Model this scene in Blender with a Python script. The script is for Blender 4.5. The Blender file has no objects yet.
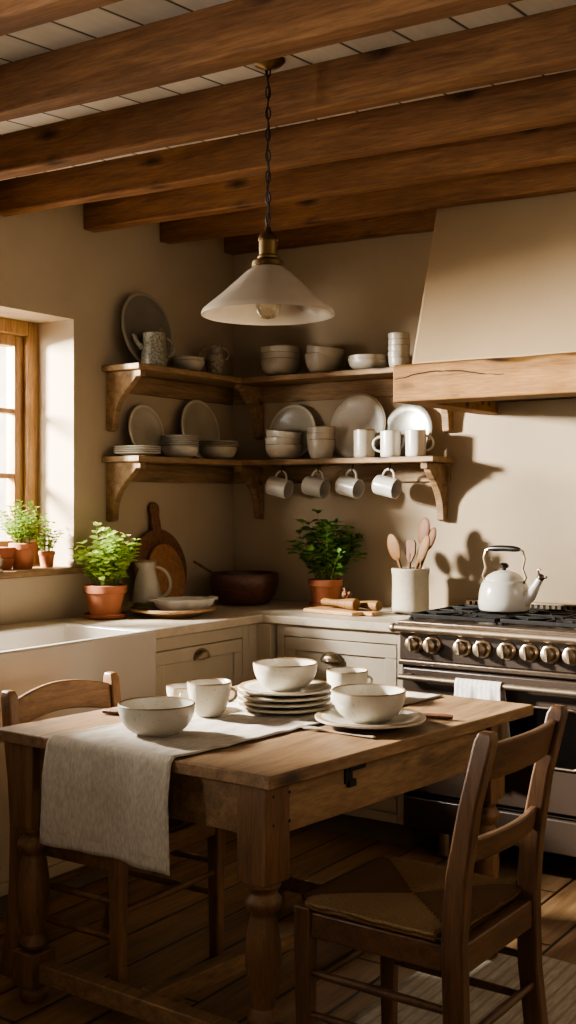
import bpy, math, random
from mathutils import Vector, Matrix
PI = math.pi
S = bpy.context.scene
COL = S.collection

# ------------------------------------------------------------------ dimensions
XW, YW = -3.565, 4.777          # inner faces of the window wall and the back wall
CT = 0.925                      # counter top height
TZ = 0.775                      # table top height
U1, L1 = 2.03, 1.625            # shelf top heights
EYE = 1.43

# ------------------------------------------------------------------ mesh builder
class MB:
    def __init__(s): s.v = []; s.f = []
    def add(s, vs, fs, M=None):
        o = len(s.v)
        for p in vs:
            p = Vector(p)
            s.v.append(tuple(M @ p) if M else tuple(p))
        s.f += [tuple(i + o for i in f) for f in fs]
        return s
    def box(s, x0, x1, y0, y1, z0, z1, M=None):
        vs = [(x, y, z) for z in (z0, z1) for y in (y0, y1) for x in (x0, x1)]
        fs = [(0, 2, 3, 1), (4, 5, 7, 6), (0, 1, 5, 4), (2, 6, 7, 3), (0, 4, 6, 2), (1, 3, 7, 5)]
        return s.add(vs, fs, M)
    def hexa(s, lo, hi, M=None):
        """lo / hi: four corners each, counter-clockwise from above"""
        fs = [(3, 2, 1, 0), (4, 5, 6, 7)] + [(i, (i + 1) % 4, 4 + (i + 1) % 4, 4 + i) for i in range(4)]
        return s.add(list(lo) + list(hi), fs, M)
    def prism(s, poly, a, b, axis='x', M=None):
        n = len(poly)
        def put(p, t):
            if axis == 'x': return (t, p[0], p[1])
            if axis == 'y': return (p[0], t, p[1])
            return (p[0], p[1], t)
        vs = [put(p, a) for p in poly] + [put(p, b) for p in poly]
        fs = [tuple(range(n)), tuple(range(2 * n - 1, n - 1, -1))]
        fs += [(i, i + n, (i + 1) % n + n, (i + 1) % n) for i in range(n)]
        return s.add(vs, fs, M)
    def lathe(s, prof, n=40, M=None, rad=None):
        """prof: (r, z) list; r = 0 ends close. rad(angle, i) scales the radius."""
        rings = []; vs = []; fs = []
        for i, (r, z) in enumerate(prof):
            if r <= 1e-6:
                rings.append([len(vs)]); vs.append((0, 0, z))
            else:
                rings.append(list(range(len(vs), len(vs) + n)))
                for k in range(n):
                    a = 2 * PI * k / n; q = r * (rad(a, i) if rad else 1)
                    vs.append((q * math.cos(a), q * math.sin(a), z))
        for A, B in zip(rings, rings[1:]):
            for k in range(n):
                k2 = (k + 1) % n
                if len(A) == 1 and len(B) == 1: continue
                if len(A) == 1: fs.append((A[0], B[k2], B[k]))
                elif len(B) == 1: fs.append((A[k], A[k2], B[0]))
                else: fs.append((A[k], A[k2], B[k2], B[k]))
        return s.add(vs, fs, M)
    def tube(s, pts, r, n=10, M=None, flat=None, closed=False):
        pts = [Vector(p) for p in pts]; m = len(pts)
        rs = r if isinstance(r, (list, tuple)) else [r] * m
        t0 = (pts[1] - pts[0]).normalized()
        up = Vector((0, 0, 1)) if abs(t0.z) < 0.9 else Vector((1, 0, 0))
        nrm = (up - t0 * up.dot(t0)).normalized()
        vs = []; fs = []
        for i, p in enumerate(pts):
            a = pts[max(i - 1, 0)]; b = pts[min(i + 1, m - 1)]
            if closed: a = pts[i - 1]; b = pts[(i + 1) % m]
            t = (b - a).normalized()
            nrm = (nrm - t * nrm.dot(t)).normalized(); bn = t.cross(nrm)
            for k in range(n):
                an = 2 * PI * k / n
                fy = flat if flat else 1
                vs.append(p + nrm * (rs[i] * math.cos(an) * fy) + bn * (rs[i] * math.sin(an)))
        for i in range(m if closed else m - 1):
            j = (i + 1) % m
            for k in range(n):
                k2 = (k + 1) % n
                fs.append((i * n + k, i * n + k2, j * n + k2, j * n + k))
        if not closed:
            fs.append(tuple(range(n - 1, -1, -1))); fs.append(tuple((m - 1) * n + k for k in range(n)))
        return s.add(vs, fs, M)
    def ball(s, c, rx, ry=None, rz=None, n=16, M=None):
        ry = ry or rx; rz = rz or rx; h = n // 2
        prof = [(math.sin(PI * i / h), -math.cos(PI * i / h)) for i in range(h + 1)]
        prof[0] = (0, -1); prof[-1] = (0, 1)
        m = Matrix.Translation(c) @ Matrix.Diagonal((rx, ry, rz, 1))
        return s.lathe(prof, n, (M @ m) if M else m)
    def build(s, name, mat, parent=None, bevel=0, seg=2, smooth=35, solid=0, sub=0):
        me = bpy.data.meshes.new(name); me.from_pydata(s.v, [], s.f); me.update()
        import bmesh
        bm = bmesh.new(); bm.from_mesh(me)
        bmesh.ops.recalc_face_normals(bm, faces=bm.faces); bm.to_mesh(me); bm.free()
        o = bpy.data.objects.new(name, me); COL.objects.link(o)
        me.materials.append(mat)
        if smooth:
            for p in me.polygons: p.use_smooth = True
            me.set_sharp_from_angle(angle=math.radians(smooth))
        if solid:
            m = o.modifiers.new('thick', 'SOLIDIFY'); m.thickness = solid; m.offset = 0
        if bevel:
            m = o.modifiers.new('bev', 'BEVEL'); m.width = bevel; m.segments = seg
            m.limit_method = 'ANGLE'; m.angle_limit = math.radians(40); m.harden_normals = False
        if sub:
            m = o.modifiers.new('sub', 'SUBSURF'); m.levels = sub; m.render_levels = sub
        if parent: o.parent = parent
        return o

def T(x, y, z): return Matrix.Translation((x, y, z))
def RX(a): return Matrix.Rotation(a, 4, 'X')
def RY(a): return Matrix.Rotation(a, 4, 'Y')
def RZ(a): return Matrix.Rotation(a, 4, 'Z')

def thing(name, label, cat, loc=(0, 0, 0), rz=0, group=None, mat=None):
    o = bpy.data.objects.new(name, None); COL.objects.link(o)
    o.empty_display_size = 0.05
    o.location = loc; o.rotation_euler = (0, 0, rz)
    if mat is not None: o.matrix_world = mat
    o['label'] = label; o['category'] = cat
    if group: o['group'] = group
    return o
def tag(o, label, cat, loc=None, rz=0, group=None, mat=None):
    o['label'] = label; o['category'] = cat
    if loc is not None: o.location = loc; o.rotation_euler = (0, 0, rz)
    if mat is not None: o.matrix_world = mat
    if group: o['group'] = group
    return o
def struct(o): o['kind'] = 'structure'; return o
def dup(root, label, loc=None, rz=0, group=None, mat=None):
    r = root.copy(); COL.objects.link(r); r['label'] = label
    if loc is not None: r.location = loc; r.rotation_euler = (0, 0, rz)
    if mat is not None: r.matrix_world = mat
    if group: r['group'] = group
    for ch in list(root.children):
        c = ch.copy(); COL.objects.link(c); c.parent = r
        for g in list(ch.children):
            d = g.copy(); COL.objects.link(d); d.parent = c
    return r

# ------------------------------------------------------------------ materials
def lin(h):
    h = h.lstrip('#'); out = []
    for i in (0, 2, 4):
        c = int(h[i:i + 2], 16) / 255
        out.append(c / 12.92 if c <= 0.04045 else ((c + 0.055) / 1.055) ** 2.4)
    return tuple(out) + (1,)
class NT:
    def __init__(s, name):
        s.m = bpy.data.materials.new(name); s.m.use_nodes = True
        s.t = s.m.node_tree; s.b = s.t.nodes['Principled BSDF']
        s.out = s.t.nodes['Material Output']
    def n(s, typ, **k):
        x = s.t.nodes.new(typ)
        for a, b in k.items():
            if hasattr(x, a) and a not in x.inputs: setattr(x, a, b)
            else: x.inputs[a].default_value = b
        return x
    def l(s, a, b): s.t.links.new(a, b)
    def coord(s, kind='Object', scale=(1, 1, 1), rot=(0, 0, 0), loc=(0, 0, 0)):
        c = s.n('ShaderNodeTexCoord'); mp = s.n('ShaderNodeMapping')
        mp.inputs['Scale'].default_value = scale; mp.inputs['Rotation'].default_value = rot
        mp.inputs['Location'].default_value = loc
        s.l(c.outputs[kind], mp.inputs[0]); return mp.outputs[0]
    def noise(s, vec, scale=5, detail=4, rough=.55, dist=0):
        x = s.n('ShaderNodeTexNoise'); x.inputs['Scale'].default_value = scale
        x.inputs['Detail'].default_value = detail; x.inputs['Roughness'].default_value = rough
        x.inputs['Distortion'].default_value = dist
        s.l(vec, x.inputs['Vector']); return x.outputs['Fac']
    def ramp(s, fac, stops):
        r = s.n('ShaderNodeValToRGB'); e = r.color_ramp.elements
        while len(e) < len(stops): e.new(.5)
        for q, (p, c) in zip(e, stops):
            q.position = p; q.color = c if isinstance(c, tuple) else (c, c, c, 1)
        s.l(fac, r.inputs[0]); return r.outputs[0]
    def mix(s, a, b, fac, mode='MIX'):
        x = s.n('ShaderNodeMix'); x.data_type = 'RGBA'; x.blend_type = mode
        for sock, val in ((x.inputs[0], fac), (x.inputs[6], a), (x.inputs[7], b)):
            if isinstance(val, (int, float)): sock.default_value = val
            elif isinstance(val, tuple): sock.default_value = val
            else: s.l(val, sock)
        return x.outputs[2]
    def math(s, op, a, b=0.0):
        x = s.n('ShaderNodeMath'); x.operation = op
        for sock, val in ((x.inputs[0], a), (x.inputs[1], b)):
            if isinstance(val, (int, float)): sock.default_value = val
            else: s.l(val, sock)
        return x.outputs[0]
    def bump(s, h, strength=.2, dist=.01):
        b = s.n('ShaderNodeBump'); b.inputs['Strength'].default_value = strength
        b.inputs['Distance'].default_value = dist
        s.l(h, b.inputs['Height']); s.l(b.outputs[0], s.b.inputs['Normal'])
    def col(s, c):
        if isinstance(c, tuple): s.b.inputs['Base Color'].default_value = c
        else: s.l(c, s.b.inputs['Base Color'])
    def p(s, **k):
        for a, b in k.items(): s.b.inputs[a.replace('_', ' ')].default_value = b
        return s

def wood(name, dark, mid, light, axis='x', scale=1.0, knots=True, rough=.6, gloss=.3, bump=.25, knotscale=1.0):
    t = NT(name)
    st = {'x': (1.2, 14, 14), 'y': (14, 1.2, 14), 'z': (14, 14, 1.2)}[axis]
    st = tuple(q * scale for q in st)
    v = t.coord('Object', st)
    g = t.noise(v, 1.6, 8, .62, .6)
    fine = t.noise(t.coord('Object', tuple(q * 5 for q in st)), 2.2, 4, .6)
    broad = t.noise(t.coord('Object', (scale,) * 3), 1.8, 3)
    c = t.ramp(g, [(.25, lin(dark)), (.5, lin(mid)), (.78, lin(light))])
    c = t.mix(c, t.ramp(fine, [(.35, .5), (.62, 1.0)]), .6, 'MULTIPLY')
    streak = t.noise(t.coord('Object', tuple(q * 2.2 for q in st), loc=(3, 7, 1)), 1.3, 5, .7, .4)
    c = t.mix(c, t.ramp(streak, [(.30, .35), (.40, 1.0)]), .55, 'MULTIPLY')
    c = t.mix(c, t.ramp(broad, [(.3, .62), (.7, 1.0)]), .6, 'MULTIPLY')
    if knots:
        ks = {'x': (.9, 2.6, 2.6), 'y': (2.6, .9, 2.6), 'z': (2.6, 2.6, .9)}[axis]
        vo = t.n('ShaderNodeTexVoronoi'); vo.inputs['Scale'].default_value = 3.0 * knotscale
        nv = t.coord('Object', tuple(q * scale for q in ks))
        t.l(nv, vo.inputs['Vector'])
        wob = t.noise(t.coord('Object', (30, 30, 30)), 1.0, 3)
        d = t.math('ADD', vo.outputs['Distance'], t.math('MULTIPLY', wob, .09))
        k = t.ramp(d, [(.11, 0.0), (.25, 1.0)])
        c = t.mix(t.mix(c, lin('#1c0f08'), .85), c, k)
    t.col(c); t.p(Roughness=rough); t.b.inputs['Specular IOR Level'].default_value = gloss
    t.bump(t.mix(g, fine, .4), bump, .004)
    return t.m

def plaster(name, c1, c2, bump=.12):
    t = NT(name); v = t.coord('Object')
    n1 = t.noise(v, 1.3, 5, .6); n2 = t.noise(v, 14, 6, .6)
    c = t.ramp(n1, [(.3, lin(c1)), (.7, lin(c2))])
    t.col(c); t.p(Roughness=.92); t.b.inputs['Specular IOR Level'].default_value = .15
    t.bump(t.mix(n1, n2, .5), bump, .012); return t.m

def plain(name, c, rough=.5, metal=0.0, spec=.5, var=.12, scale=12, bump=0.0):
    t = NT(name); v = t.coord('Object'); n = t.noise(v, scale, 5)
    a = lin(c); b = tuple(q * (1 - var * 2) for q in a[:3]) + (1,)
    t.col(t.ramp(n, [(.3, b), (.7, a)])); t.p(Roughness=rough, Metallic=metal)
    t.b.inputs['Specular IOR Level'].default_value = spec
    if bump: t.bump(n, bump, .003)
    return t.m

def ceramic(name, base, rim=None, rough=.28, speck=.5, sc='#6e6252', rimpos=.965, ss=130):
    t = NT(name); v = t.coord('Object')
    n = t.noise(v, 9, 4); a = lin(base); b = tuple(q * .78 for q in a[:3]) + (1,)
    c = t.ramp(n, [(.3, b), (.7, a)])
    s = t.noise(v, ss, 2, .5)
    c = t.mix(c, lin(sc), t.math('MULTIPLY', t.ramp(s, [(.64, 0.0), (.72, 1.0)] if ss == 130 else [(.47, 0.0), (.60, 1.0)]), speck))
    if rim:
        g = t.n('ShaderNodeTexCoord'); sep = t.n('ShaderNodeSeparateXYZ'); t.l(g.outputs['Generated'], sep.inputs[0])
        w = t.math('ADD', sep.outputs[2], t.math('MULTIPLY', t.math('SUBTRACT', n, .5), .03))
        c = t.mix(c, lin(rim), t.ramp(w, [(rimpos - .02, 0.0), (rimpos + .015, 1.0)]))
    t.col(c); t.p(Roughness=rough); t.b.inputs['Specular IOR Level'].default_value = .5
    t.bump(n, .08, .004); return t.m

def fabric(name, c, c2, scale=420, bump=.5, stripes=None):
    t = NT(name); v = t.coord('Object')
    w1 = t.n('ShaderNodeTexWave', bands_direction='X'); w2 = t.n('ShaderNodeTexWave', bands_direction='Y')
    w3 = t.n('ShaderNodeTexWave', bands_direction='Z')
    for w in (w1, w2, w3):
        w.inputs['Scale'].default_value = scale / 6.3; w.inputs['Distortion'].default_value = 1.2; w.inputs['Detail'].default_value = 2
        t.l(v, w.inputs['Vector'])
    h = t.math('ADD', t.math('MULTIPLY', w1.outputs['Fac'], .5), t.math('MULTIPLY', t.math('ADD', w2.outputs['Fac'], w3.outputs['Fac']), .3))
    n = t.noise(v, 7, 5)
    c0 = t.mix(lin(c2), lin(c), t.ramp(n, [(.3, .35), (.7, 1.0)]))
    c0 = t.mix(c0, t.ramp(t.noise(t.coord('Object', (170, 18, 60)), 1, 4), [(.32, .66), (.66, 1.0)]), .8, 'MULTIPLY')
    if stripes:
        ws = t.n('ShaderNodeTexWave', bands_direction='X'); ws.inputs['Scale'].default_value = stripes[0]; ws.inputs['Distortion'].default_value = .6
        t.l(v, ws.inputs['Vector'])
        c0 = t.mix(c0, lin(stripes[1]), t.math('MULTIPLY', t.ramp(ws.outputs['Fac'], [(.75, 0.0), (.9, 1.0)]), .55))
    t.col(c0); t.p(Roughness=.95); t.b.inputs['Specular IOR Level'].default_value = .1
    t.bump(h, bump * .4, .0012); return t.m

def boards(name, stops, width, along='y', gap='#1a100a', rough=.5, spec=.35, gapw=.02, grain=True, bump=.3):
    """planks running along y (or x): rows of width metres with a dark gap"""
    t = NT(name); v = t.coord('Object')
    sep = t.n('ShaderNodeSeparateXYZ'); t.l(v, sep.inputs[0])
    a = sep.outputs[0 if along == 'y' else 1]; b = sep.outputs[1 if along == 'y' else 0]
    q = t.math('DIVIDE', a, width); fr = t.math('FRACT', q); idx = t.math('FLOOR', q)
    edge = t.math('MINIMUM', fr, t.math('SUBTRACT', 1.0, fr))
    wn = t.n('ShaderNodeTexWhiteNoise', noise_dimensions='1D'); t.l(idx, wn.inputs['W'])
    r = wn.outputs['Value']
    g = edge
    if grain:
        along_q = t.math('FRACT', t.math('ADD', t.math('DIVIDE', b, 2.3), r))
        e2 = t.math('MULTIPLY', t.math('MINIMUM', along_q, t.math('SUBTRACT', 1.0, along_q)), 2.3 / width)
        g = t.math('MINIMUM', edge, e2)
    gapf = t.ramp(g, [(gapw * .5, 0.0), (gapw * 1.4, 1.0)])
    st = (18, 1.5, 1) if along == 'y' else (1.5, 18, 1)
    cv = t.n('ShaderNodeCombineXYZ'); t.l(sep.outputs[0], cv.inputs[0]); t.l(sep.outputs[1], cv.inputs[1]); t.l(t.math('MULTIPLY', r, 40), cv.inputs[2])
    mp = t.n('ShaderNodeMapping'); mp.inputs['Scale'].default_value = st; t.l(cv.outputs[0], mp.inputs[0])
    n = t.noise(mp.outputs[0], 1.4, 7, .62, .5)
    c = t.ramp(n, stops)
    c = t.mix(c, t.ramp(r, [(0, .68), (1, 1.0)]), .7, 'MULTIPLY')
    c = t.mix(lin(gap), c, gapf)
    t.col(c); t.p(Roughness=rough); t.b.inputs['Specular IOR Level'].default_value = spec
    t.bump(t.math('ADD', gapf, t.math('MULTIPLY', n, .3)), bump, .006); return t.m

M = {}
M['wall'] = plaster('wall_plaster', '#97866f', '#a5947c', .10)
M['hood'] = plaster('hood_plaster', '#927b5e', '#9e886a', .06)
M['reveal'] = M['wall']
M['ceil'] = boards('ceiling_boards', [(.3, lin('#c2bbae')), (.7, lin('#d0c9bd'))], .155, 'y', '#4d463c', .8, .2, .03, False, .25)
M['floor'] = boards('floor_boards', [(.25, lin('#5a422b')), (.5, lin('#806344')), (.75, lin('#9a7c5a'))], .17, 'y', '#120a05', .45, .4, .03)
M['beam'] = wood('beam_wood', '#563a24', '#7b5637', '#987049', 'x', 1.0, True, .75, .2)
M['oak'] = wood('oak', '#6a5038', '#8f7352', '#ab8f69', 'x', 1.3, True, .62, .3)
M['oak_y'] = wood('oak_along', '#6a5038', '#8f7352', '#ab8f69', 'y', 1.3, False, .62, .3)
M['mantel'] = wood('mantel_oak', '#67461f', '#8d6536', '#a47a45', 'x', 1.0, True, .7, .25, .35, 1.2)
M['frame'] = wood('window_wood', '#7d5c3c', '#a07a50', '#b38d62', 'z', 1.2, False, .5, .35)
M['table'] = wood('table_pine', '#634b33', '#896a49', '#9f805b', 'y', 1.0, True, .5, .4, .2)
M['tleg'] = wood('table_leg_pine', '#553a22', '#765535', '#8c6844', 'z', 1.2, True, .5, .4, .2)
M['chair'] = wood('chair_wood', '#422b1a', '#614329', '#775537', 'z', 1.5, False, .42, .45, .15)
M['chairx'] = wood('chair_wood_rail', '#422b1a', '#614329', '#775537', 'y', 1.5, False, .42, .45, .15)
M['chair2'] = wood('light_chair_wood', '#5d4129', '#7f5c3a', '#977249', 'z', 1.5, False, .45, .45, .15)
M['chair2x'] = wood('light_chair_wood_rail', '#5d4129', '#7f5c3a', '#977249', 'y', 1.5, False, .45, .45, .15)
M['boardd'] = wood('dark_board', '#553a27', '#704c33', '#845d40', 'z', 2, False, .55, .3)
M['boardm'] = wood('mid_board', '#82583a', '#9d7049', '#af8258', 'z', 2, False, .55, .3)
M['boardl'] = wood('light_board', '#9a7047', '#bb9062', '#cba478', 'x', 2.5, False, .6, .3)
M['platewood'] = wood('plate_wood', '#9c7a58', '#b8946d', '#c8a782', 'x', 1.5, False, .6, .3)
M['spoon'] = wood('spoon_wood', '#5f4224', '#7c5930', '#93703f', 'z', 3, False, .6, .3)
M['spoond'] = wood('dark_spoon_wood', '#52331f', '#6d472b', '#815738', 'z', 3, False, .6, .3)
M['bowlwood'] = wood('turned_bowl_wood', '#3d241a', '#5a3728', '#6e4634', 'x', 2, False, .4, .45)
M['cab'] = plain('cabinet_paint', '#aa9d88', .5, 0, .35, .05, 5)
M['gap'] = plain('dark_recess', '#2b241c', .8, 0, .2)
M['plinth'] = plain('plinth_paint', '#6b6254', .7, 0, .2, .1)
M['sink'] = plain('fireclay', '#b0a89c', .16, 0, .5, .03, 4)
M['stone'] = plain('counter_stone', '#b9ab95', .45, 0, .4, .10, 22, .05)
M['brass'] = plain('aged_brass', '#6e5632', .38, .9, .5, .2, 20)
M['pull'] = plain('pewter_pull', '#8f7f68', .35, .9, .5, .15, 30)
M['iron'] = plain('black_iron', '#17130f', .55, .3, .4, .2, 30)
M['range'] = plain('range_enamel', '#3d3128', .36, .1, .5, .06, 6)
M['steel'] = plain('warm_steel', '#b3a088', .33, .9, .5, .12, 14)
M['steeld'] = plain('dull_steel', '#6b5d50', .38, .9, .5, .12, 14)
M['cutlery'] = plain('worn_cutlery', '#b5a894', .3, .45, .5, .08, 30)
M['dark'] = plain('oven_glass', '#0b0a09', .12, 0, .5, .1)
M['white'] = plain('kettle_enamel', '#c6c1b4', .22, 0, .5, .04, 5)
M['black'] = plain('black_lacquer', '#14110e', .35, 0, .5, .1)
M['cer'] = ceramic('cream_stoneware', '#b5ad9d', '#6d563c')
M['cer2'] = ceramic('grey_stoneware', '#a69c8a', '#6d563c', .35)
M['plate'] = ceramic('plate_glaze', '#b9b1a2', '#8f7a5e', .28, .5, '#6e6252', .97)
M['dplate'] = ceramic('dinner_plate_glaze', '#b5ad9d', '#7a6448', .28, .5, '#6e6252', .90)
M['plateg'] = ceramic('grey_plate_glaze', '#9a917f', '#b5ab98', .3, .5, '#6e6252', .93)
M['plated'] = ceramic('dark_plate_glaze', '#6f675a', '#8d8474', .28, .7, '#4d463b', .93)
M['mug'] = ceramic('white_mug_glaze', '#beb7aa', None, .3, .3)
M['pew'] = plain('pewter', '#a9a597', .32, .7, .5, .15, 25)
M['crock'] = ceramic('salt_glaze_crock', '#aba18c', None, .4, .8)
M['speckp'] = ceramic('speckled_grey_green', '#857e68', None, .4, .9, '#4d483a', ss=120)
M['urn'] = ceramic('brown_grey_urn', '#978c78', None, .5, .7, '#4a4236', ss=60)
M['terra'] = plain('terracotta', '#a4694c', .85, 0, .15, .14, 10, .1)
M['terrad'] = plain('terracotta_dark', '#945c43', .85, 0, .15, .14, 10, .1)
M['soil'] = plain('soil', '#24180f', .95, 0, .1, .3, 60, .6)
M['linen'] = fabric('natural_linen', '#b9afa0', '#a4998a')
M['towel'] = fabric('striped_towel', '#d2ccc0', '#bdb5a7', 420, .5, (16, '#8f9399'))
M['rug'] = fabric('woven_rug', '#c0b6a6', '#9f9484', 170, 1.0, (9, '#857b6e'))

def rush():
    t = NT('rush_weave'); v = t.coord('Object')
    sep = t.n('ShaderNodeSeparateXYZ'); t.l(v, sep.inputs[0])
    ax = t.math('ABSOLUTE', sep.outputs[0]); ay = t.math('ABSOLUTE', sep.outputs[1])
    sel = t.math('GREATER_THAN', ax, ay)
    n = t.noise(v, 18, 4)
    def strands(u): return t.math('ABSOLUTE', t.math('SINE', t.math('ADD', t.math('MULTIPLY', u, 620.0), t.math('MULTIPLY', n, 5.0))))
    h = t.mix(strands(ay), strands(ax), sel)      # strands run outwards to the rails
    twist = t.noise(v, 240, 2)
    c = t.ramp(h, [(.0, lin('#5c452c')), (.45, lin('#7d603e')), (1, lin('#8f7450'))])
    c = t.mix(c, t.ramp(twist, [(.35, .55), (.65, 1.0)]), .7, 'MULTIPLY')
    c = t.mix(c, t.mix(lin('#ffffff'), lin('#b9a88f'), sel), 1.0, 'MULTIPLY')  # one pair of triangles tinted darker, their shading put into the colour
    t.col(c); t.p(Roughness=.8); t.b.inputs['Specular IOR Level'].default_value = .25
    t.bump(h, .9, .004); return t.m
M['rush'] = rush()

def leafmat(name, a, b, tr=.35):
    t = NT(name); v = t.coord('Object'); n = t.noise(v, 30, 3)
    c = t.ramp(n, [(.3, lin(a)), (.7, lin(b))]); t.col(c); t.p(Roughness=.5)
    t.b.inputs['Specular IOR Level'].default_value = .35
    tl = t.n('ShaderNodeBsdfTranslucent'); t.l(c, tl.inputs[0])
    mx = t.n('ShaderNodeMixShader'); mx.inputs[0].default_value = tr
    t.l(t.b.outputs[0], mx.inputs[1]); t.l(tl.outputs[0], mx.inputs[2]); t.l(mx.outputs[0], t.out.inputs[0])
    return t.m
M['leafl'] = leafmat('light_herb_leaf', '#93ad48', '#c0d578', .45)
M['leafd'] = leafmat('dark_herb_leaf', '#46682c', '#719645', .3)
M['leafs'] = leafmat('sill_herb_leaf', '#66822f', '#8fa848', .4)
M['stem'] = plain('green_stem', '#6d7a38', .6, 0, .3)
M['herb'] = leafmat('dried_herb', '#8d8a4a', '#b0a75f', .2)

def glass(name, tint=(1, 1, 1, 1), gl=.08, rough=.02):
    t = NT(name)
    tr = t.n('ShaderNodeBsdfTransparent'); tr.inputs[0].default_value = tint
    g = t.n('ShaderNodeBsdfGlossy'); g.inputs['Roughness'].default_value = rough
    lw = t.n('ShaderNodeLayerWeight'); lw.inputs['Blend'].default_value = .35
    f = t.math('ADD', t.math('MULTIPLY', lw.outputs['Fresnel'], .5), gl)
    mx = t.n('ShaderNodeMixShader'); t.l(f, mx.inputs[0]); t.l(tr.outputs[0], mx.inputs[1]); t.l(g.outputs[0], mx.inputs[2])
    t.l(mx.outputs[0], t.out.inputs[0]); return t.m
M['glass'] = glass('window_glass', (1, 1, 1, 1), .02)
M['bulb'] = glass('bulb_glass', (.96, .92, .85, 1), .12)
def opal():
    t = NT('opal_glass'); n = t.noise(t.coord('Object'), 6, 3)
    c = t.ramp(n, [(.3, lin('#b5a997')), (.7, lin('#c6baa8'))]); t.col(c); t.p(Roughness=.18)
    tl = t.n('ShaderNodeBsdfTranslucent'); t.l(c, tl.inputs[0])
    mx = t.n('ShaderNodeMixShader'); mx.inputs[0].default_value = .45
    t.l(t.b.outputs[0], mx.inputs[1]); t.l(tl.outputs[0], mx.inputs[2]); t.l(mx.outputs[0], t.out.inputs[0]); return t.m
M['opal'] = opal()
def stonewall():
    t = NT('garden_stone'); v = t.coord('Object')
    vo = t.n('ShaderNodeTexVoronoi'); vo.inputs['Scale'].default_value = 3.0; t.l(v, vo.inputs['Vector'])
    n = t.noise(v, 3, 5)
    t.col(t.mix(t.ramp(n, [(.3, lin('#d9d4c8')), (.7, lin('#f5f1e8'))]), t.ramp(vo.outputs['Distance'], [(0, .8), (.4, 1.0)]), .6, 'MULTIPLY'))
    t.p(Roughness=.95); return t.m
M['garden'] = stonewall()

# ------------------------------------------------------------------ room shell
X1, Y0 = 1.7, -1.7              # right wall, wall behind the viewer
def ceil_z(x, y): return 2.668 + .075 * (y - 4.75) - .022 * (x + 2.5)   # underside of the beams
BH = .130                       # beam height
struct(MB().box(XW - .6, X1 + .2, Y0 - .2, YW + .3, -.1, 0).build('floor', M['floor']))
lo = [(XW - .45, Y0 - .2), (X1 + .2, Y0 - .2), (X1 + .2, YW + .3), (XW - .45, YW + .3)]
struct(MB().hexa([(x, y, ceil_z(x, y) + BH) for x, y in lo], [(x, y, ceil_z(x, y) + BH + .1) for x, y in lo]).build('ceiling', M['ceil']))
struct(MB().box(XW - .45, X1 + .2, YW, YW + .25, 0, 2.95).build('wall_back', M['wall']))
struct(MB().box(X1, X1 + .2, Y0, YW, 0, 2.25).build('wall_right', M['wall']))
struct(MB().box(XW - .45, X1 + .2, Y0 - .2, Y0, 0, 2.25).build('wall_front', M['wall']))

WY0, WY1, WZ0, WZ1 = 2.30, 3.62, 1.112, 2.215      # the window over the sink
VY0, VY1, VZ0, VZ1 = -0.55, 1.45, 1.22, 2.04      # unseen second window nearer the viewer, its opening sized to shape the light
def wall_with_holes():
    mb = MB(); ztop = 2.95; D = .34
    ys = sorted([Y0, VY0, VY1, WY0, WY1, YW])
    for a, b in zip(ys, ys[1:]):
        hole = (VZ0, VZ1) if (a, b) == (VY0, VY1) else (WZ0, WZ1) if (a, b) == (WY0, WY1) else None
        if hole:
            mb.box(XW - D, XW, a, b, 0, hole[0]); mb.box(XW - D, XW, a, b, hole[1], ztop)
        else: mb.box(XW - D, XW, a, b, 0, ztop)
    return mb
struct(wall_with_holes().build('wall_left', M['wall'], smooth=0))

def window(name, y0, y1, z0, z1, ncol, nrow, xin):
    root = struct(thing(name, '', ''))
    del root['label'], root['category']
    fw = .062; d0, d1 = xin - .10, xin
    fr = MB()
    fr.box(d0, d1, y0, y0 + fw, z0, z1).box(d0, d1, y1 - fw, y1, z0, z1).box(d0, d1, y0 + fw, y1 - fw, z1 - fw, z1).box(d0, d1, y0 + fw, y1 - fw, z0, z0 + fw)
    fr.build('window_frame', M['frame'], root, .005)
    w = (y1 - y0 - 2 * fw) / ncol
    for c in range(ncol):
        a = y0 + fw + c * w; b = a + w; sw = .05
        s0, s1 = xin - .085, xin - .03
        sa = MB()
        sa.box(s0, s1, a, a + sw, z0 + fw, z1 - fw).box(s0, s1, b - sw, b, z0 + fw, z1 - fw)
        sa.box(s0, s1, a + sw, b - sw, z1 - fw - sw, z1 - fw).box(s0, s1, a + sw, b - sw, z0 + fw, z0 + fw + sw)
        h = (z1 - z0 - 2 * fw - 2 * sw) / nrow
        for r in range(1, nrow):
            zz = z0 + fw + sw + r * h; sa.box(s0 + .01, s1 - .005, a + sw, b - sw, zz - .011, zz + .011)
        sash = sa.build('sash', M['frame'], root, .003)
        MB().box(s0 + .022, s0 + .026, a + sw * .8, b - sw * .8, z0 + fw + sw * .8, z1 - fw - sw * .8).build('window_pane', M['glass'], sash)
    return root
w1 = window('window_1', WY0, WY1, WZ0 + .028, WZ1, 2, 3, XW - .215)
MB().box(XW - .215, XW + .035, WY0 - .02, WY1 + .03, WZ0, WZ0 + .028).build('window_sill', M['oak_y'], w1, .004)
w2 = window('window_2_unseen', VY0, VY1, VZ0, VZ1, 2, 1, XW - .2)  # out of view, lets in the light from the near left
gw = struct(MB().box(-8.2, -8.0, -3, 9, -.2, 3.1).build('wall_outside', M['garden']))
struct(MB().box(-8.0, XW - .62, -6, 12, -.25, -.1).build('ground_outside', M['garden']))

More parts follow.
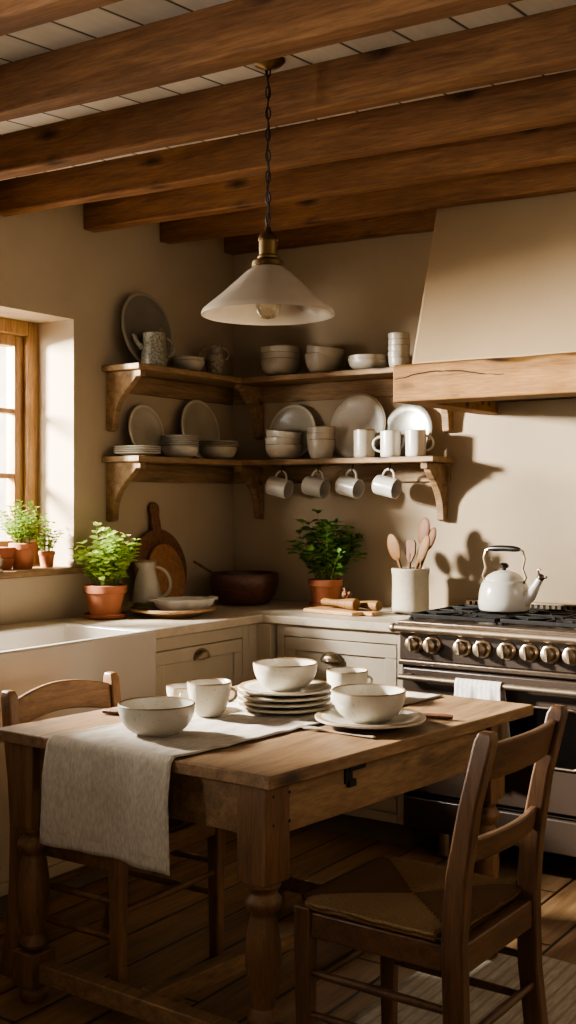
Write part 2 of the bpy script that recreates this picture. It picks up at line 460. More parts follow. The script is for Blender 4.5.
# ------------------------------------------------------------------ ceiling beams
words = ['front ceiling beam, highest and nearest in view', 'dark ceiling beam just in front of the lamp chain', 'ceiling beam just behind the lamp chain, third from back wall excluding short one',
         'third knotty ceiling beam behind the lamp', 'pale lit ceiling beam between the third and the last full-length beam', 'last full-length ceiling beam, crossing in front of plaster hood']
labels = ['topmost ceiling beam in view, cut by the upper left corner',
          'dark ceiling beam just in front of the lamp chain, second from the viewer',
          'dark knotty ceiling beam just behind the lamp chain, third from the viewer',
          'long brown ceiling beam with dark knots, fourth from the viewer',
          'orange lit ceiling beam, fifth from the viewer',
          'ceiling beam passing just in front of plaster hood',
          'short rearmost ceiling beam against back wall, ending at plaster hood']
yb = [1.71, 2.20, 2.72, 3.23, 3.75, 4.26, 4.765]
for i, y in enumerate(yb):
    x0, x1 = XW + .002, (X1 if i < 6 else -2.195)
    w = .072
    mb = MB()
    n = 14; rng = random.Random(i)
    for k in range(n):                        # short lengths give hewn, slightly uneven faces
        pass
    P = []
    lo = []; hi = []
    verts = []; faces = []
    for k in range(n + 1):
        x = x0 + (x1 - x0) * k / n
        j = [rng.uniform(-.003, .003) for _ in range(4)]
        zb = ceil_z(x, y)
        verts += [(x, y - w + j[0], zb + j[1]), (x, y + j[2], zb + j[3]), (x, y + j[2], zb + BH + .004), (x, y - w + j[0], zb + BH + .004)]
    for k in range(n):
        a = 4 * k
        for q in range(4):
            q2 = (q + 1) % 4; faces.append((a + q, a + q2, a + 4 + q2, a + 4 + q))
    faces.append((0, 1, 2, 3)); faces.append((4 * n + 3, 4 * n + 2, 4 * n + 1, 4 * n))
    off = Vector((x0 + i * .0, y, ceil_z(x0, y)))
    mb.add([Vector(v) - off for v in verts], faces)
    o = mb.build('ceiling_beam', M['beam'], None, .006)
    tag(o, labels[i], 'beam', off, 0, 'ceiling beams')

# ------------------------------------------------------------------ range hood
HX0, HX1, HY, HZ = -2.19, -0.72, 3.985, 1.815
hood = thing('range_hood', 'large plastered tapering cooker hood resting on thick oak beam', 'range hood', (HX0, YW, HZ))
def hz(x, y): return ceil_z(x, y) + BH
base = [(HX0 + .06, HY + .035), (HX1 - .06, HY + .035), (HX1 - .06, YW - .002), (HX0 + .06, YW - .002)]
topy = 4.34
topc = [(HX0 + .03, topy), (HX1 - .06, topy), (HX1 - .06, YW - .002), (HX0 + .03, YW - .002)]
off = Vector((HX0, YW, HZ))
MB().hexa([Vector((x, y, HZ + .145)) - off for x, y in base], [Vector((x, y, hz(x, y) - .003)) - off for x, y in topc]).build('canopy', M['hood'], hood, .012, 3)
mt = MB()
# beam of three sides, with a waney notch along the front upper edge
nx = 40; vs = []; fs = []; rng = random.Random(5)
for k in range(nx + 1):
    x = HX0 + (HX1 - HX0) * k / nx
    t = (x - (-1.80)) / .55
    notch = .022 * max(0, min(1, t * 4)) * (0.6 + .4 * math.sin(9 * t)) if t > 0 else 0
    j = rng.uniform(-.002, .002)
    vs += [(x, HY + j, HZ), (x, HY + j, HZ + .147 - notch - .006), (x, HY + .012 + notch * 1.2, HZ + .147), (x, HY + .16, HZ + .147), (x, HY + .16, HZ)]
for k in range(nx):
    for q in range(5):
        q2 = (q + 1) % 5; fs.append((5 * k + q, 5 * k + q2, 5 * k + 5 + q2, 5 * k + 5 + q))
fs.append((0, 1, 2, 3, 4)); fs.append(tuple(5 * nx + q for q in (4, 3, 2, 1, 0)))
mt.add([Vector(v) - off for v in vs], fs)
mt.box(0, .10, HY + .16 - YW, -.003, 0, .147).box(HX1 - HX0 - .10, HX1 - HX0, HY + .16 - YW, -.003, 0, .147)
mt.build('mantel_beam', M['mantel'], hood, .004)
MB().box(.10, HX1 - HX0 - .10, HY + .16 - YW, -.003, .05, .09).build('liner', M['gap'], hood)
# drying cracks
ck = MB(); pts = []
rng = random.Random(2)
for k in range(26):
    x = .01 + .46 * k / 25
    pts.append((x, HY - YW - .0005, .085 + .02 * math.sin(x * 9) + .012 * x / .4 + rng.uniform(-.002, .002)))
ck.tube(pts, [.0012 + .0016 * math.sin(PI * k / 25) for k in range(26)], 6)
ck.build('crack', M['gap'], hood)
def bracket_poly(d, h, s=1):
    """profile in (depth from wall, z down from 0): straight top, ogee front"""
    p = [(0, 0), (d, 0), (d, -.028)]
    for k in range(13):
        t = k / 12
        p.append((d - .028 - (d - .075) * (.5 - .5 * math.cos(PI * t ** .8)), -.028 - (h - .055) * (t * .55 + .45 * t ** 2.0)))
    p += [(.044, -h), (.012, -h - .006), (0, -h)]
    return p
# ------------------------------------------------------------------ corner shelves
SD, ST = .225, .026
SY0 = 3.79
def corner_shelf(label, z, xr, brackets_right, hooks):
    r = thing('corner_shelf', label, 'shelf', (XW, YW, z - ST))
    MB().prism([(.002, SY0 - YW), (SD, SY0 - YW), (SD, -SD), (.002, -.002)], 0, ST, 'z').build('shelf_board', M['oak_y'], r, .004)
    MB().prism([(SD + .001, -SD), (xr - XW, -SD), (xr - XW, -.002), (.004, -.002)], 0, ST, 'z').build('shelf_board', M['oak'], r, .004)
    MB().box(.002, .022, SY0 - YW + .05, -.024, -.085, -.001).build('wall_rail', M['oak_y'], r, .003)
    MB().box(.024, xr - XW - .02, -.022, -.002, -.085, -.001).build('wall_rail', M['oak'], r, .003)
    for yy in (SY0 + .03,):
        MB().prism(bracket_poly(.205, .26), yy - YW, yy - YW + .036, 'y', T(.023, 0, 0) if 0 else T(.003, 0, -.001)).build('bracket', M['oak_y'], r, .004)
    for xx in brackets_right:
        MB().prism([(-p[0], p[1]) for p in bracket_poly(.205, .26)], xx - XW, xx - XW + .036, 'x', T(0, -.003, -.001)).build('bracket', M['oak'], r, .004)
    for hx in hooks:
        mb = MB(); pts = []
        for k in range(15):
            a = -PI * .62 + k / 14 * PI * 1.45
            pts.append((hx - XW, -.145 - .012 * math.sin(a) * 1.0 - .0, -.030 - .013 + .013 * -math.cos(a) * -1))
        pts = [(hx - XW, -.145, 0), (hx - XW, -.145, -.014)] + [(hx - XW, -.145 - .011 * math.sin(a) , -.026 + .011 * math.cos(a) ) for a in [PI * q / 10 for q in range(0, 14)]]
        mb.tube(pts, .0028, 8); mb.build('mug_hook', M['iron'], r)
    return r
MUGX = [-3.155, -2.945, -2.757, -2.558]
corner_shelf('upper oak corner shelf on ogee brackets carrying bowls and a large platter', U1, -2.275, (-3.40, -2.345), ())
corner_shelf('lower oak corner shelf carrying plates with mugs hanging underneath', L1, -2.30, (-3.40, -2.372), MUGX)

# ------------------------------------------------------------------ tableware makers
def bowl_prof(r, h, foot=None, t=.006, flare=.5):
    foot = foot or r * .45
    out = [(0, 0.002), (foot * .8, .002), (foot * .85, 0), (foot, 0), (foot, h * .06)]
    for k in range(1, 11):
        a = k / 10; out.append((foot + (r - foot) * math.sin(a * PI / 2) ** (1 - .35 * flare) * 1.0 if flare > 0 else foot + (r - foot) * a, h * (.06 + .94 * (1 - math.cos(a * PI / 2)) ** .85) if True else 0))
    ins = []
    for k in range(10, 0, -1):
        q = out[4 + k]; ins.append((q[0] - t, max(q[1] - (0 if k == 10 else t * .7), t)))
    out.append((r - t * .4, h + t * .35))
    return out + ins + [(foot * .5, h * .06 + t), (0, h * .06 + t)]
def plate_prof(r, h, t=.006):
    return [(0, .0), (r * .58, 0), (r * .62, .002), (r * .72, h * .55), (r, h), (r + .001, h + t * .6), (r - .004, h + t), (r * .72, h * .55 + t), (r * .60, t + .001), (0, t)]
def cup_prof(r, h, foot, t=.0045):
    o = [(0, .002), (foot * .85, .002), (foot * .9, 0), (foot, 0)]
    for k in range(1, 9):
        a = k / 8; o.append((foot + (r - foot) * math.sin(a * PI / 2) ** .8, h * a ** 1.15))
    i = [(p[0] - t, p[1] if k == 7 else max(p[1], .008)) for k, p in enumerate(o[4:])][::-1]
    return o + [(r - t * .5, h + t * .4)] + i + [(0, .009)]
def mug_prof(r, h, t=.004):
    o = [(0, .002), (r * .85, .002), (r * .88, 0), (r * .96, .003), (r, .012), (r * 1.0, h * .6), (r * 1.01, h), (r - t * .5, h + t * .4), (r - t, h), (r - t, .014), (r * .7, .008), (0, .008)]
    return o
def loop(p0, p1, out, n=14, dir=(1, 0, 0)):
    """handle path from p0 to p1 bulging by out along dir"""
    p0, p1, d = Vector(p0), Vector(p1), Vector(dir); pts = []
    for k in range(n + 1):
        t = k / n; s = math.sin(PI * t)
        pts.append(p0.lerp(p1, t - .12 * math.sin(2 * PI * t) * .5) + d * out * s ** .65)
    return pts
POS = ['bottom', 'second from bottom', 'third from bottom', 'fourth from bottom', 'fifth from bottom', 'sixth from bottom', 'seventh from bottom', 'eighth from bottom']
def pos(i, n): return 'top' if i == n - 1 else 'bottom' if i == 0 else 'middle' if n == 3 else POS[i]
def simple(name, prof, mat, label, cat, loc, n=44, group=None, mtx=None, rad=None):
    return tag(MB().lathe(prof, n, None, rad).build(name, mat, None, 0, 2, 50), label, cat, None if mtx else loc, 0, group, mtx)
def stack(name, prof, mat, n, step, loc, what, cat, group, tilt=None, jit=.002, seed=0):
    first = None; rng = random.Random(seed)
    for i in range(n):
        m = T(loc[0] + rng.uniform(-jit, jit), loc[1] + rng.uniform(-jit, jit), loc[2] + i * step) @ RZ(rng.uniform(0, 6))
        if tilt and i == n - 1: m = T(loc[0], loc[1], loc[2] + i * step) @ tilt
        lab = what.replace('{}', pos(i, n))
        if first is None: first = simple(name, prof, mat, lab, cat, None, 44, group, m)
        else: dup(first, lab, group=group, mat=m)
    return first
def lean_left(r_c, y, zshelf, ang, r, d0=.0):
    """a plate leaning on the window wall, its lower edge on zshelf"""
    return T(XW + .012 + r * 2 * math.sin(ang) * .5 + .012 + d0, y, zshelf + r * math.cos(ang) + .001) @ RY(PI / 2 - ang)
def lean_back(x, zshelf, ang, r, d0=0.0):
    return T(x, YW - .012 - r * math.sin(ang) - .012 - d0, zshelf + r * math.cos(ang) + .001) @ RX(PI / 2 - ang)

# ---- upper shelf
simple('serving_platter', plate_prof(.178, .016), M['plated'], 'large dark grey round platter leaning on wall behind the speckled pitcher', 'platter', None, 56, None, lean_left(0, 4.03, U1, .15, .178))
p = thing('pitcher', 'speckled grey stoneware pitcher with spout on left end of upper shelf', 'pitcher', (XW + .14, 3.99, U1 + .001))
b = MB().lathe([(0, 0), (.056, 0), (.059, .006), (.0585, .05), (.054, .12), (.052, .150), (.054, .155), (.050, .156), (.048, .15), (.05, .1), (.05, .02), (0, .015)], 40); b.build('body', M['speckp'], p, 0, 2, 60)
MB().tube([(-.03, -.045, .085), (-.042, -.068, .115), (-.05, -.078, .14), (-.056, -.086, .146)], [.016, .012, .009, .007], 10).build('spout', M['speckp'], p)
MB().tube(loop((.03, .040, .135), (.04, .045, .05), .04, 12, (.5, .8, 0)), .0065, 8).build('handle', M['speckp'], p)
MB().tube([(.0, .03, .155), (.0, .045, .175), (.0, .062, .178), (0, .066, .16), (0, .055, .148)], .006, 8).build('thumb_rest', M['speckp'], p)
stack('bowl', bowl_prof(.078, .052), M['cer2'], 2, .017, (XW + .135, 4.235, U1 + .001), '{} bowl of the small pair between speckled pitcher and two-handled urn', 'bowl', 'small bowls beside the urn')
p = thing('urn', 'brown grey two-handled urn on upper shelf near the corner', 'urn', (XW + .135, 4.445, U1 + .001))
MB().lathe([(0, 0), (.03, 0), (.034, .006), (.033, .012), (.042, .045), (.046, .075), (.040, .105), (.033, .12), (.034, .135), (.047, .150), (.044, .152), (.03, .137), (.029, .12), (.036, .1), (.04, .07), (.03, .02), (0, .015)], 40).build('body', M['urn'], p, 0, 2, 60)
for a in (0.95, 0.95 + PI):
    d = (math.cos(a), math.sin(a), 0)
    MB().tube(loop((d[0] * .038, d[1] * .038, .140), (d[0] * .040, d[1] * .040, .078), .034, 12, d), .0058, 8).build('handle', M['urn'], p)
stack('bowl', bowl_prof(.098, .085, .05), M['cer2'], 3, .030, (-3.185, YW - .12, U1 + .001), '{} bowl of the cream stack of three on the upper shelf', 'bowl', 'cream bowls on the upper shelf')
stack('bowl', bowl_prof(.092, .095, .05), M['cer2'], 2, .033, (-2.935, YW - .12, U1 + .001), '{} bowl of the deep pair with a tilted top on upper shelf', 'bowl', 'deep bowls on the upper shelf', RX(.0) @ RY(.13))
stack('dish', bowl_prof(.093, .046, .05), M['cer2'], 3, .011, (-2.69, YW - .12, U1 + .001), '{} shallow dish of the stack of three on the upper shelf', 'dish', 'shallow dishes on the upper shelf')
stack('ramekin', cup_prof(.05, .048, .04), M['cer2'], 5, .0285, (-2.527, YW - .12, U1 + .001), '{} ramekin of the stack of five on upper shelf beside hood beam', 'ramekin', 'ramekins beside the hood')
# ---- lower shelf, window wall
simple('plate', plate_prof(.122, .012), M['plateg'], 'small grey plate leaning on wall at left end of lower shelf', 'plate', None, 48, None, lean_left(0, 4.035, L1, .15, .122))
simple('plate', plate_prof(.148, .013), M['plateg'], 'large plain grey plate leaning on wall on lower shelf near the corner', 'plate', None, 48, None, lean_left(0, 4.43, L1, .15, .148))
stack('plate', plate_prof(.106, .012, .005), M['plate'], 4, .0095, (XW + .115, 3.905, L1 + .001), '{} plate of the white stack of four at left end of lower shelf', 'plate', 'white plates on the lower shelf')
stack('bowl', bowl_prof(.088, .05, .05), M['plate'], 1, .01, (XW + .125, 4.19, L1 + .001), 'shallow white bowl underneath the tall stack of saucers on lower shelf', 'bowl', None)
stack('saucer', plate_prof(.090, .010, .005), M['plate'], 6, .0095, (XW + .125, 4.19, L1 + .045), '{} saucer of the tall stack of six on lower shelf', 'saucer', 'saucers in the tall stack')
stack('bowl', bowl_prof(.095, .062, .05), M['cer2'], 1, .01, (XW + .13, 4.475, L1 + .001), 'wide shallow bowl underneath a stack of plates near the shelf corner', 'bowl', None)
stack('plate', plate_prof(.103, .010, .005), M['cer2'], 3, .010, (XW + .13, 4.475, L1 + .058), '{} plate of the three resting on a wide bowl near the shelf corner', 'plate', 'plates on the wide bowl')
# ---- lower shelf, back wall
simple('plate', plate_prof(.138, .013), M['plateg'], 'grey plate leaning on back wall behind the stack of three bowls', 'plate', None, 48, None, lean_back(-3.16, L1, .13, .138))
stack('bowl', bowl_prof(.088, .072, .045), M['cer'], 3, .034, (-3.16, YW - .135, L1 + .001), '{} bowl of the white stack of three on lower shelf', 'bowl', 'bowls on the lower shelf', RY(.10))
stack('beaker', cup_prof(.068, .092, .045), M['cer'], 3, .030, (-2.944, YW - .13, L1 + .001), '{} beaker of the nested stack of three on lower shelf', 'beaker', 'beakers on the lower shelf')
simple('plate', plate_prof(.156, .014), M['plate'], 'largest pale plate leaning on back wall behind a plain tumbler', 'plate', None, 56, None, lean_back(-2.785, L1, .15, .156))
simple('plate', plate_prof(.125, .013), M['pew'], 'shiny pewter plate leaning on back wall behind the two standing mugs', 'plate', None, 56, None, lean_back(-2.515, L1, .15, .125))
simple('tumbler', mug_prof(.049, .128), M['cer2'], 'plain handleless tumbler standing on lower shelf in front of the largest plate', 'tumbler', (-2.69, YW - .155, L1 + .001))
def mug(label, mtx, r=.046, h=.118, group=None):
    m = thing('mug', label, 'mug', group=group, mat=mtx)
    MB().lathe(mug_prof(r, h), 40).build('body', M['mug'], m, 0, 2, 50)
    MB().tube(loop((r * .96, 0, h * .80), (r * .96, 0, h * .22), .036, 14), .0055, 8).build('handle', M['mug'], m)
    return m
mug('white mug standing on lower shelf with handle pointing left', T(-2.555, YW - .15, L1 + .001) @ RZ(PI + .35))
mug('white mug standing at right end of lower shelf with handle pointing right', T(-2.425, YW - .15, L1 + .001) @ RZ(.3))
first = None
for i, x in enumerate(MUGX):
    lab = ['leftmost white mug hanging from a hook under the shelf', 'second hanging white mug from the left under the shelf',
           'third hanging white mug from the left under the shelf', 'rightmost white mug hanging from a hook under the shelf'][i]
    # handle (local +x) up, mouth (local +z) towards the right and the viewer
    az = [.12, .2, .28, .22][i]
    zl = Vector((math.cos(az - .18), -math.sin(az - .18), -.22)).normalized()
    xl = Vector((0, 0, 1)); xl = (xl - zl * xl.dot(zl)).normalized(); yl = zl.cross(xl)
    R = Matrix((xl, yl, zl)).transposed().to_4x4()
    h, r = .108, .046
    top = Vector((r * .96 + .036, 0, h * .51))
    hook = Vector((x, YW - .150, L1 - ST - .033 + .004))
    m = T(*(hook - R @ top)) @ R
    if first is None: first = mug(lab, m, r, h, 'mugs hanging under the shelf')
    else: dup(first, lab, mat=m, group='mugs hanging under the shelf')

# ------------------------------------------------------------------ counters, cabinets and sink
CX, CY = -2.935, 4.147          # counter front edges
def panel_front(mb_dark, parent, name, x0, x1, z0, z1, axis, face, rec=False):
    """a drawer or door front standing in its frame with a shadow gap; axis x: lies in a plane y = face"""
    pass
SINK0, SINK1 = 2.56, 3.395
slab = thing('countertop', 'pale stone corner worktop with window sink cut out', 'countertop', (XW, YW, CT - .04))
mb = MB()
mb.prism([(.002, SINK1 + .002 - YW), (CX - XW, SINK1 + .002 - YW), (CX - XW, CY - YW), (-2.228 - XW, CY - YW), (-2.228 - XW, -.002), (.002, -.002)], 0, .04, 'z')
mb.box(.002, .175, SINK0 - YW, SINK1 + .003 - YW, 0, .04)
mb.build('slab', M['stone'], slab, .006, 3)
slab2 = tag(MB().box(.002, CX - XW, 0, 1.0, 0, .04).build('countertop', M['stone'], None, .006, 3), 'stone worktop left of the sink, cut by left edge', 'countertop', (XW, SINK0 - 1.002, CT - .04))
# sink
sk = thing('farmhouse_sink', 'white fireclay farmhouse sink with deep apron front under the window', 'sink', (XW + .18, SINK0, CT - .27))
ax0, ax1, sy1 = 0, -2.895 - XW - .18, SINK1 - SINK0 - .004
mb = MB(); t = .028; hgt = .275
ol = [(ax0, .004), (ax1, .004), (ax1, sy1), (ax0, sy1)]; il = [(ax0 + t, .004 + t), (ax1 - t, .004 + t), (ax1 - t, sy1 - t), (ax0 + t, sy1 - t)]
V = [(x, y, 0) for x, y in ol] + [(x, y, hgt) for x, y in ol] + [(x, y, hgt) for x, y in il] + [(x, y, .03) for x, y in il]
F = [(3, 2, 1, 0)] + [(i, (i + 1) % 4, 4 + (i + 1) % 4, 4 + i) for i in range(4)] + [(4 + i, 4 + (i + 1) % 4, 8 + (i + 1) % 4, 8 + i) for i in range(4)] + [(8 + i, 8 + (i + 1) % 4, 12 + (i + 1) % 4, 12 + i) for i in range(4)] + [(12, 13, 14, 15)]
mb.add(V, F); mb.build('basin', M['sink'], sk, .010, 3)
MB().lathe([(0, .030), (.035, .030), (.038, .034), (.03, .036), (0, .033)], 24, T(.2, .4, .0)).build('drain', M['steel'], sk)

def front_panel(root, name, axis, face, a0, a1, z0, z1, mat, recess=True, sgn=1):
    """framed panel. axis 'y': front plane x = face, spanning y; axis 'x': front plane y = face spanning x"""
    def bx(mb, d0, d1, a, b, c, d):
        if axis == 'y': mb.box(face + min(d0 * sgn, d1 * sgn), face + max(d0 * sgn, d1 * sgn), a, b, c, d)
        else: mb.box(a, b, face - max(d0, d1), face - min(d0, d1), c, d)
    mb = MB(); fr = .055
    if recess:
        bx(mb, -.018, 0, a0, a1, z1 - fr, z1); bx(mb, -.018, 0, a0, a1, z0, z0 + fr)
        bx(mb, -.018, 0, a0, a0 + fr, z0 + fr, z1 - fr); bx(mb, -.018, 0, a1 - fr, a1, z0 + fr, z1 - fr)
        bx(mb, -.018, -.010, a0 + fr, a1 - fr, z0 + fr, z1 - fr)
    else:
        bx(mb, -.018, 0, a0, a1, z0, z1)
    return mb.build(name, mat, root, .0025)
def cup_pull(parent, pos, rz):
    mb = MB(); n = 20; m = 7; vs = []; fs = []
    for i in range(m + 1):
        ph = i / m * PI / 2
        for k in range(n + 1):
            a = PI * k / n
            rr = math.cos(ph)
            vs.append((.045 * math.cos(a) * rr ** .6 if True else 0, -.026 * math.sin(ph), .034 * math.sin(a) * rr ** .5))
    for i in range(m):
        for k in range(n):
            a = i * (n + 1) + k; fs.append((a, a + 1, a + n + 2, a + n + 1))
    mb.add(vs, fs, T(*pos) @ RZ(rz))
    mb.tube([(.05 * math.cos(PI * k / 18), -.001, .038 * math.sin(PI * k / 18)) for k in range(19)], .003, 6, T(*pos) @ RZ(rz))
    mb.ball((.044, -.002, 0), .006, .003, .006, 8, T(*pos) @ RZ(rz)); mb.ball((-.044, -.002, 0), .006, .003, .006, 8, T(*pos) @ RZ(rz))
    return mb.build('cup_pull', M['pull'], parent, 0, 2, 60, .002)
CBZ = CT - .04
# left run drawer cabinet (between sink and corner)
cab = thing('drawer_cabinet', 'cream painted cabinet with one drawer between sink and corner', 'cabinet', (XW, SINK1 + .02, .0))
oy = SINK1 + .004; 
def rel(root): 
    return Vector(root.location)
fx = CX - .018 - XW
def fr_left(root, y0, y1, zsplit, z0=.10):
    L0 = y0 - root.location.y; L1_ = y1 - root.location.y
    mb = MB(); st = .045
    mb.box(.002, fx - .02, L0, L1_, z0, CBZ - .001)                       # carcass
    mb.box(fx - .02, fx, L0, L0 + st, z0, CBZ - .001); mb.box(fx - .02, fx, L1_ - st, L1_, z0, CBZ - .001)
    mb.box(fx - .02, fx, L0 + st, L1_ - st, CBZ - .052, CBZ - .001); mb.box(fx - .02, fx, L0 + st, L1_ - st, z0, z0 + .04)
    if zsplit: mb.box(fx - .02, fx, L0 + st, L1_ - st, zsplit - .02, zsplit + .02)
    mb.build('carcass', M['cab'], root, .002)
    MB().box(.02, fx - .06, L0, L1_, 0, z0 - .001).build('plinth', M['plinth'], root)
    return L0 + st, L1_ - st
a, b = fr_left(cab, SINK1 + .006, CY - .075, None)
g = .0035
dr = front_panel(cab, 'drawer', 'y', fx, a + g, b - g, CBZ - .052 - .32, CBZ - .052 - g, M['cab'])
MB().box(fx - .0205, fx - .0195 + .0008, a, b, .14, CBZ - .052).build('shadow_gap', M['gap'], cab)
cup_pull(dr, (fx + .001, (a + b) / 2, CBZ - .052 - .055), PI / 2)
dd = front_panel(cab, 'drawer', 'y', fx, a + g, b - g, .14 + g, CBZ - .052 - .32 - g, M['cab'])
# corner post
tag(MB().prism([(.002, -.702), (fx, -.702), (fx, -.648), (fx + .075, -.648), (fx + .075, -.002), (.002, -.002)], .10, CBZ - .001, 'z').build('corner_cabinet', M['cab'], None, .002), 'plain cream corner filler joining the two cabinet runs', 'cabinet', (XW, YW, 0))
MB().prism([(.02, -.702), (fx - .06, -.702), (fx - .06, -.56), (fx + .075, -.56), (fx + .075, -.02), (.02, -.02)], 0, .099, 'z').build('plinth', M['plinth'], bpy.data.objects['corner_cabinet'])
# back run
cx0, cx1 = -2.870, -2.228
cab2 = thing('drawer_cabinet', 'cream painted cabinet with drawer and panelled door beside the range', 'cabinet', (cx0, YW, 0))
fy = CY + .018 - YW
W = cx1 - cx0; st = .04
mb = MB()
mb.box(.002, W, fy + .02, -.002, .10, CBZ - .001)
mb.box(.002, st, fy, fy + .02, .10, CBZ - .001); mb.box(W - st, W, fy, fy + .02, .10, CBZ - .001)
mb.box(st, W - st, fy, fy + .02, CBZ - .050, CBZ - .001); mb.box(st, W - st, fy, fy + .02, .10, .14); mb.box(st, W - st, fy, fy + .02, .575, .605)
mb.build('carcass', M['cab'], cab2, .002)
MB().box(0, W, fy + .05, -.01, 0, .099).build('plinth', M['plinth'], cab2)
MB().box(st, W - st, fy + .0193, fy + .0199, .14, CBZ - .05).build('shadow_gap', M['gap'], cab2)
dr = front_panel(cab2, 'drawer', 'x', fy, st + g, W - st - g, .605 + g, CBZ - .05 - g, M['cab'])
cup_pull(dr, (W * .44, fy - .001, .742), 0)
front_panel(cab2, 'door', 'x', fy, st + g, W - st - g, .14 + g, .575 - g, M['cab'])
# sink cabinet and cabinet left of it
cab3 = thing('sink_cabinet', 'cream painted cabinet with two doors under the farmhouse sink', 'cabinet', (XW, SINK0, 0))
def low_cab(root, y0, y1, ztop):
    L0 = y0 - root.location.y; Lq = y1 - root.location.y
    mb = MB(); mb.box(.002, fx - .02, L0, Lq, .10, ztop)
    for a, b, c, d in ((L0, L0 + .04, .1, ztop), (Lq - .04, Lq, .1, ztop), (L0 + .04, Lq - .04, ztop - .03, ztop), (L0 + .04, Lq - .04, .10, .14)):
        mb.box(fx - .02, fx, a, b, c, d)
    mb.build('carcass', M['cab'], root, .002)
    MB().box(.02, fx - .06, L0, Lq, 0, .099).build('plinth', M['plinth'], root)
    MB().box(fx - .0207, fx - .0199 + .001, L0 + .04, Lq - .04, .14, ztop - .03).build('shadow_gap', M['gap'], root)
    mid = (L0 + Lq) / 2
    for a, b in ((L0 + .043, mid - .0015), (mid + .0015, Lq - .043)):
        d = front_panel(root, 'door', 'y', fx, a, b, .143, ztop - .033, M['cab'])
        kz = ztop - .10; ky = b - .03 if b < mid else a + .03
        MB().lathe([(0, 0), (.006, 0), (.006, .012), (.014, .018), (.014, .024), (0, .028)], 16, T(fx, ky, kz) @ RY(PI / 2)).build('knob', M['pull'], d)
low_cab(cab3, SINK0 + .002, SINK1 + .004, CT - .275)
cab4 = thing('cabinet', 'cream painted cabinet left of the sink, outside the left edge', 'cabinet', (XW, SINK0 - 1.0, 0))
low_cab(cab4, SINK0 - 1.0, SINK0 - .002, CBZ - .001)

# ------------------------------------------------------------------ range cooker
RX0, RX1, RYF = -2.222, -1.03, 4.10
rg = thing('range_cooker', 'wide bronze enamel range cooker with brass knobs and steel rails', 'range cooker', (RX0, YW, 0))
RW = RX1 - RX0; f = RYF - YW
MB().box(0, RW, f + .03, -.01, .105, .925).build('body', M['range'], rg, .006)
MB().box(-.004, RW + .004, f - .01, -.008, .925, .945).build('cooktop', M['steeld'], rg, .005)
MB().box(0, RW, f, f + .03, .79, .925).build('control_panel', M['range'], rg, .004)
MB().box(0, RW, f - .012, f + .03, .768, .79).build('trim_strip', M['steeld'], rg, .005)
mb = MB().tube([(-.012, f - .028, .917), (RW + .012, f - .028, .917)], .0165, 18); mb.ball((-.012, f - .028, .917), .02, .02, .02, 14); mb.ball((RW + .012, f - .028, .917), .02, .02, .02, 14)
mb.box(-.005, RW + .005, f - .028, f, .905, .929); mb.build('front_rail', M['steel'], rg)
door = MB().box(.02, RW - .02, f - .012, f + .029, .265, .76).build('oven_door', M['range'], rg, .006)
MB().box(.012, RW - .012, f + .002, f + .0295, .25, .766).build('door_seal', M['gap'], rg)
def rrect(cx, cz, w, h, r, n=6):
    o = []
    for (sx, sz, a0) in ((1, 1, 0), (-1, 1, PI / 2), (-1, -1, PI), (1, -1, 1.5 * PI)):
        for k in range(n + 1):
            a = a0 + PI / 2 * k / n; o.append((cx + sx * (w / 2 - r) + r * math.cos(a), cz + sz * (h / 2 - r) + r * math.sin(a)))
    return o
wcx = RW / 2
MB().prism(rrect(wcx, .545, .33, .215, .035), f - .0145, f - .011, 'y').build('oven_window', M['dark'], door, 0)
pp = rrect(wcx, .545, .335, .22, .037); MB().tube([(x, f - .0145, z) for x, z in pp], .006, 8, None, None, True).build('window_trim', M['steeld'], door)
mb = MB().tube([(.03, f - .062, .728), (RW - .03, f - .062, .728)], .012, 14)
for x in (.055, RW - .055): mb.box(x - .012, x + .012, f - .062, f - .011, .718, .738)
mb.build('door_handle', M['steel'], door)
low = MB().box(.02, RW - .02, f - .008, f + .029, .115, .243).build('storage_drawer', M['range'], rg, .006)
for x in (.165, RW - .165):
    MB().lathe([(0, 0), (.034, 0), (.036, .006), (.028, .012), (.026, .10), (0, .105)], 20, T(x, f + .075, 0)).build('foot', M['steel'], rg)
    MB().lathe([(0, 0), (.034, 0), (.036, .006), (.028, .012), (.026, .10), (0, .105)], 20, T(x, -.09, 0)).build('foot', M['steel'], rg)
for kx in (-2.151, -2.072, -1.941, -1.858, -1.757, -1.667, -1.584, -1.500, -1.40, -1.31, -1.225, -1.13):
    K = T(kx - RX0, f, .856) @ RX(PI / 2) @ Matrix.Scale(1.14, 4)
    k = MB().lathe([(0, 0), (.031, 0), (.031, .005), (.024, .008), (.0215, .012), (.0235, .03), (.0225, .036), (.018, .039), (0, .039)], 28, K).build('knob', M['steel'], rg, 0, 2, 40)
    MB().box(-.0045, .0045, -.022, .022, .036, .048, K @ RZ(.15)).build('grip', M['steel'], k, .002)
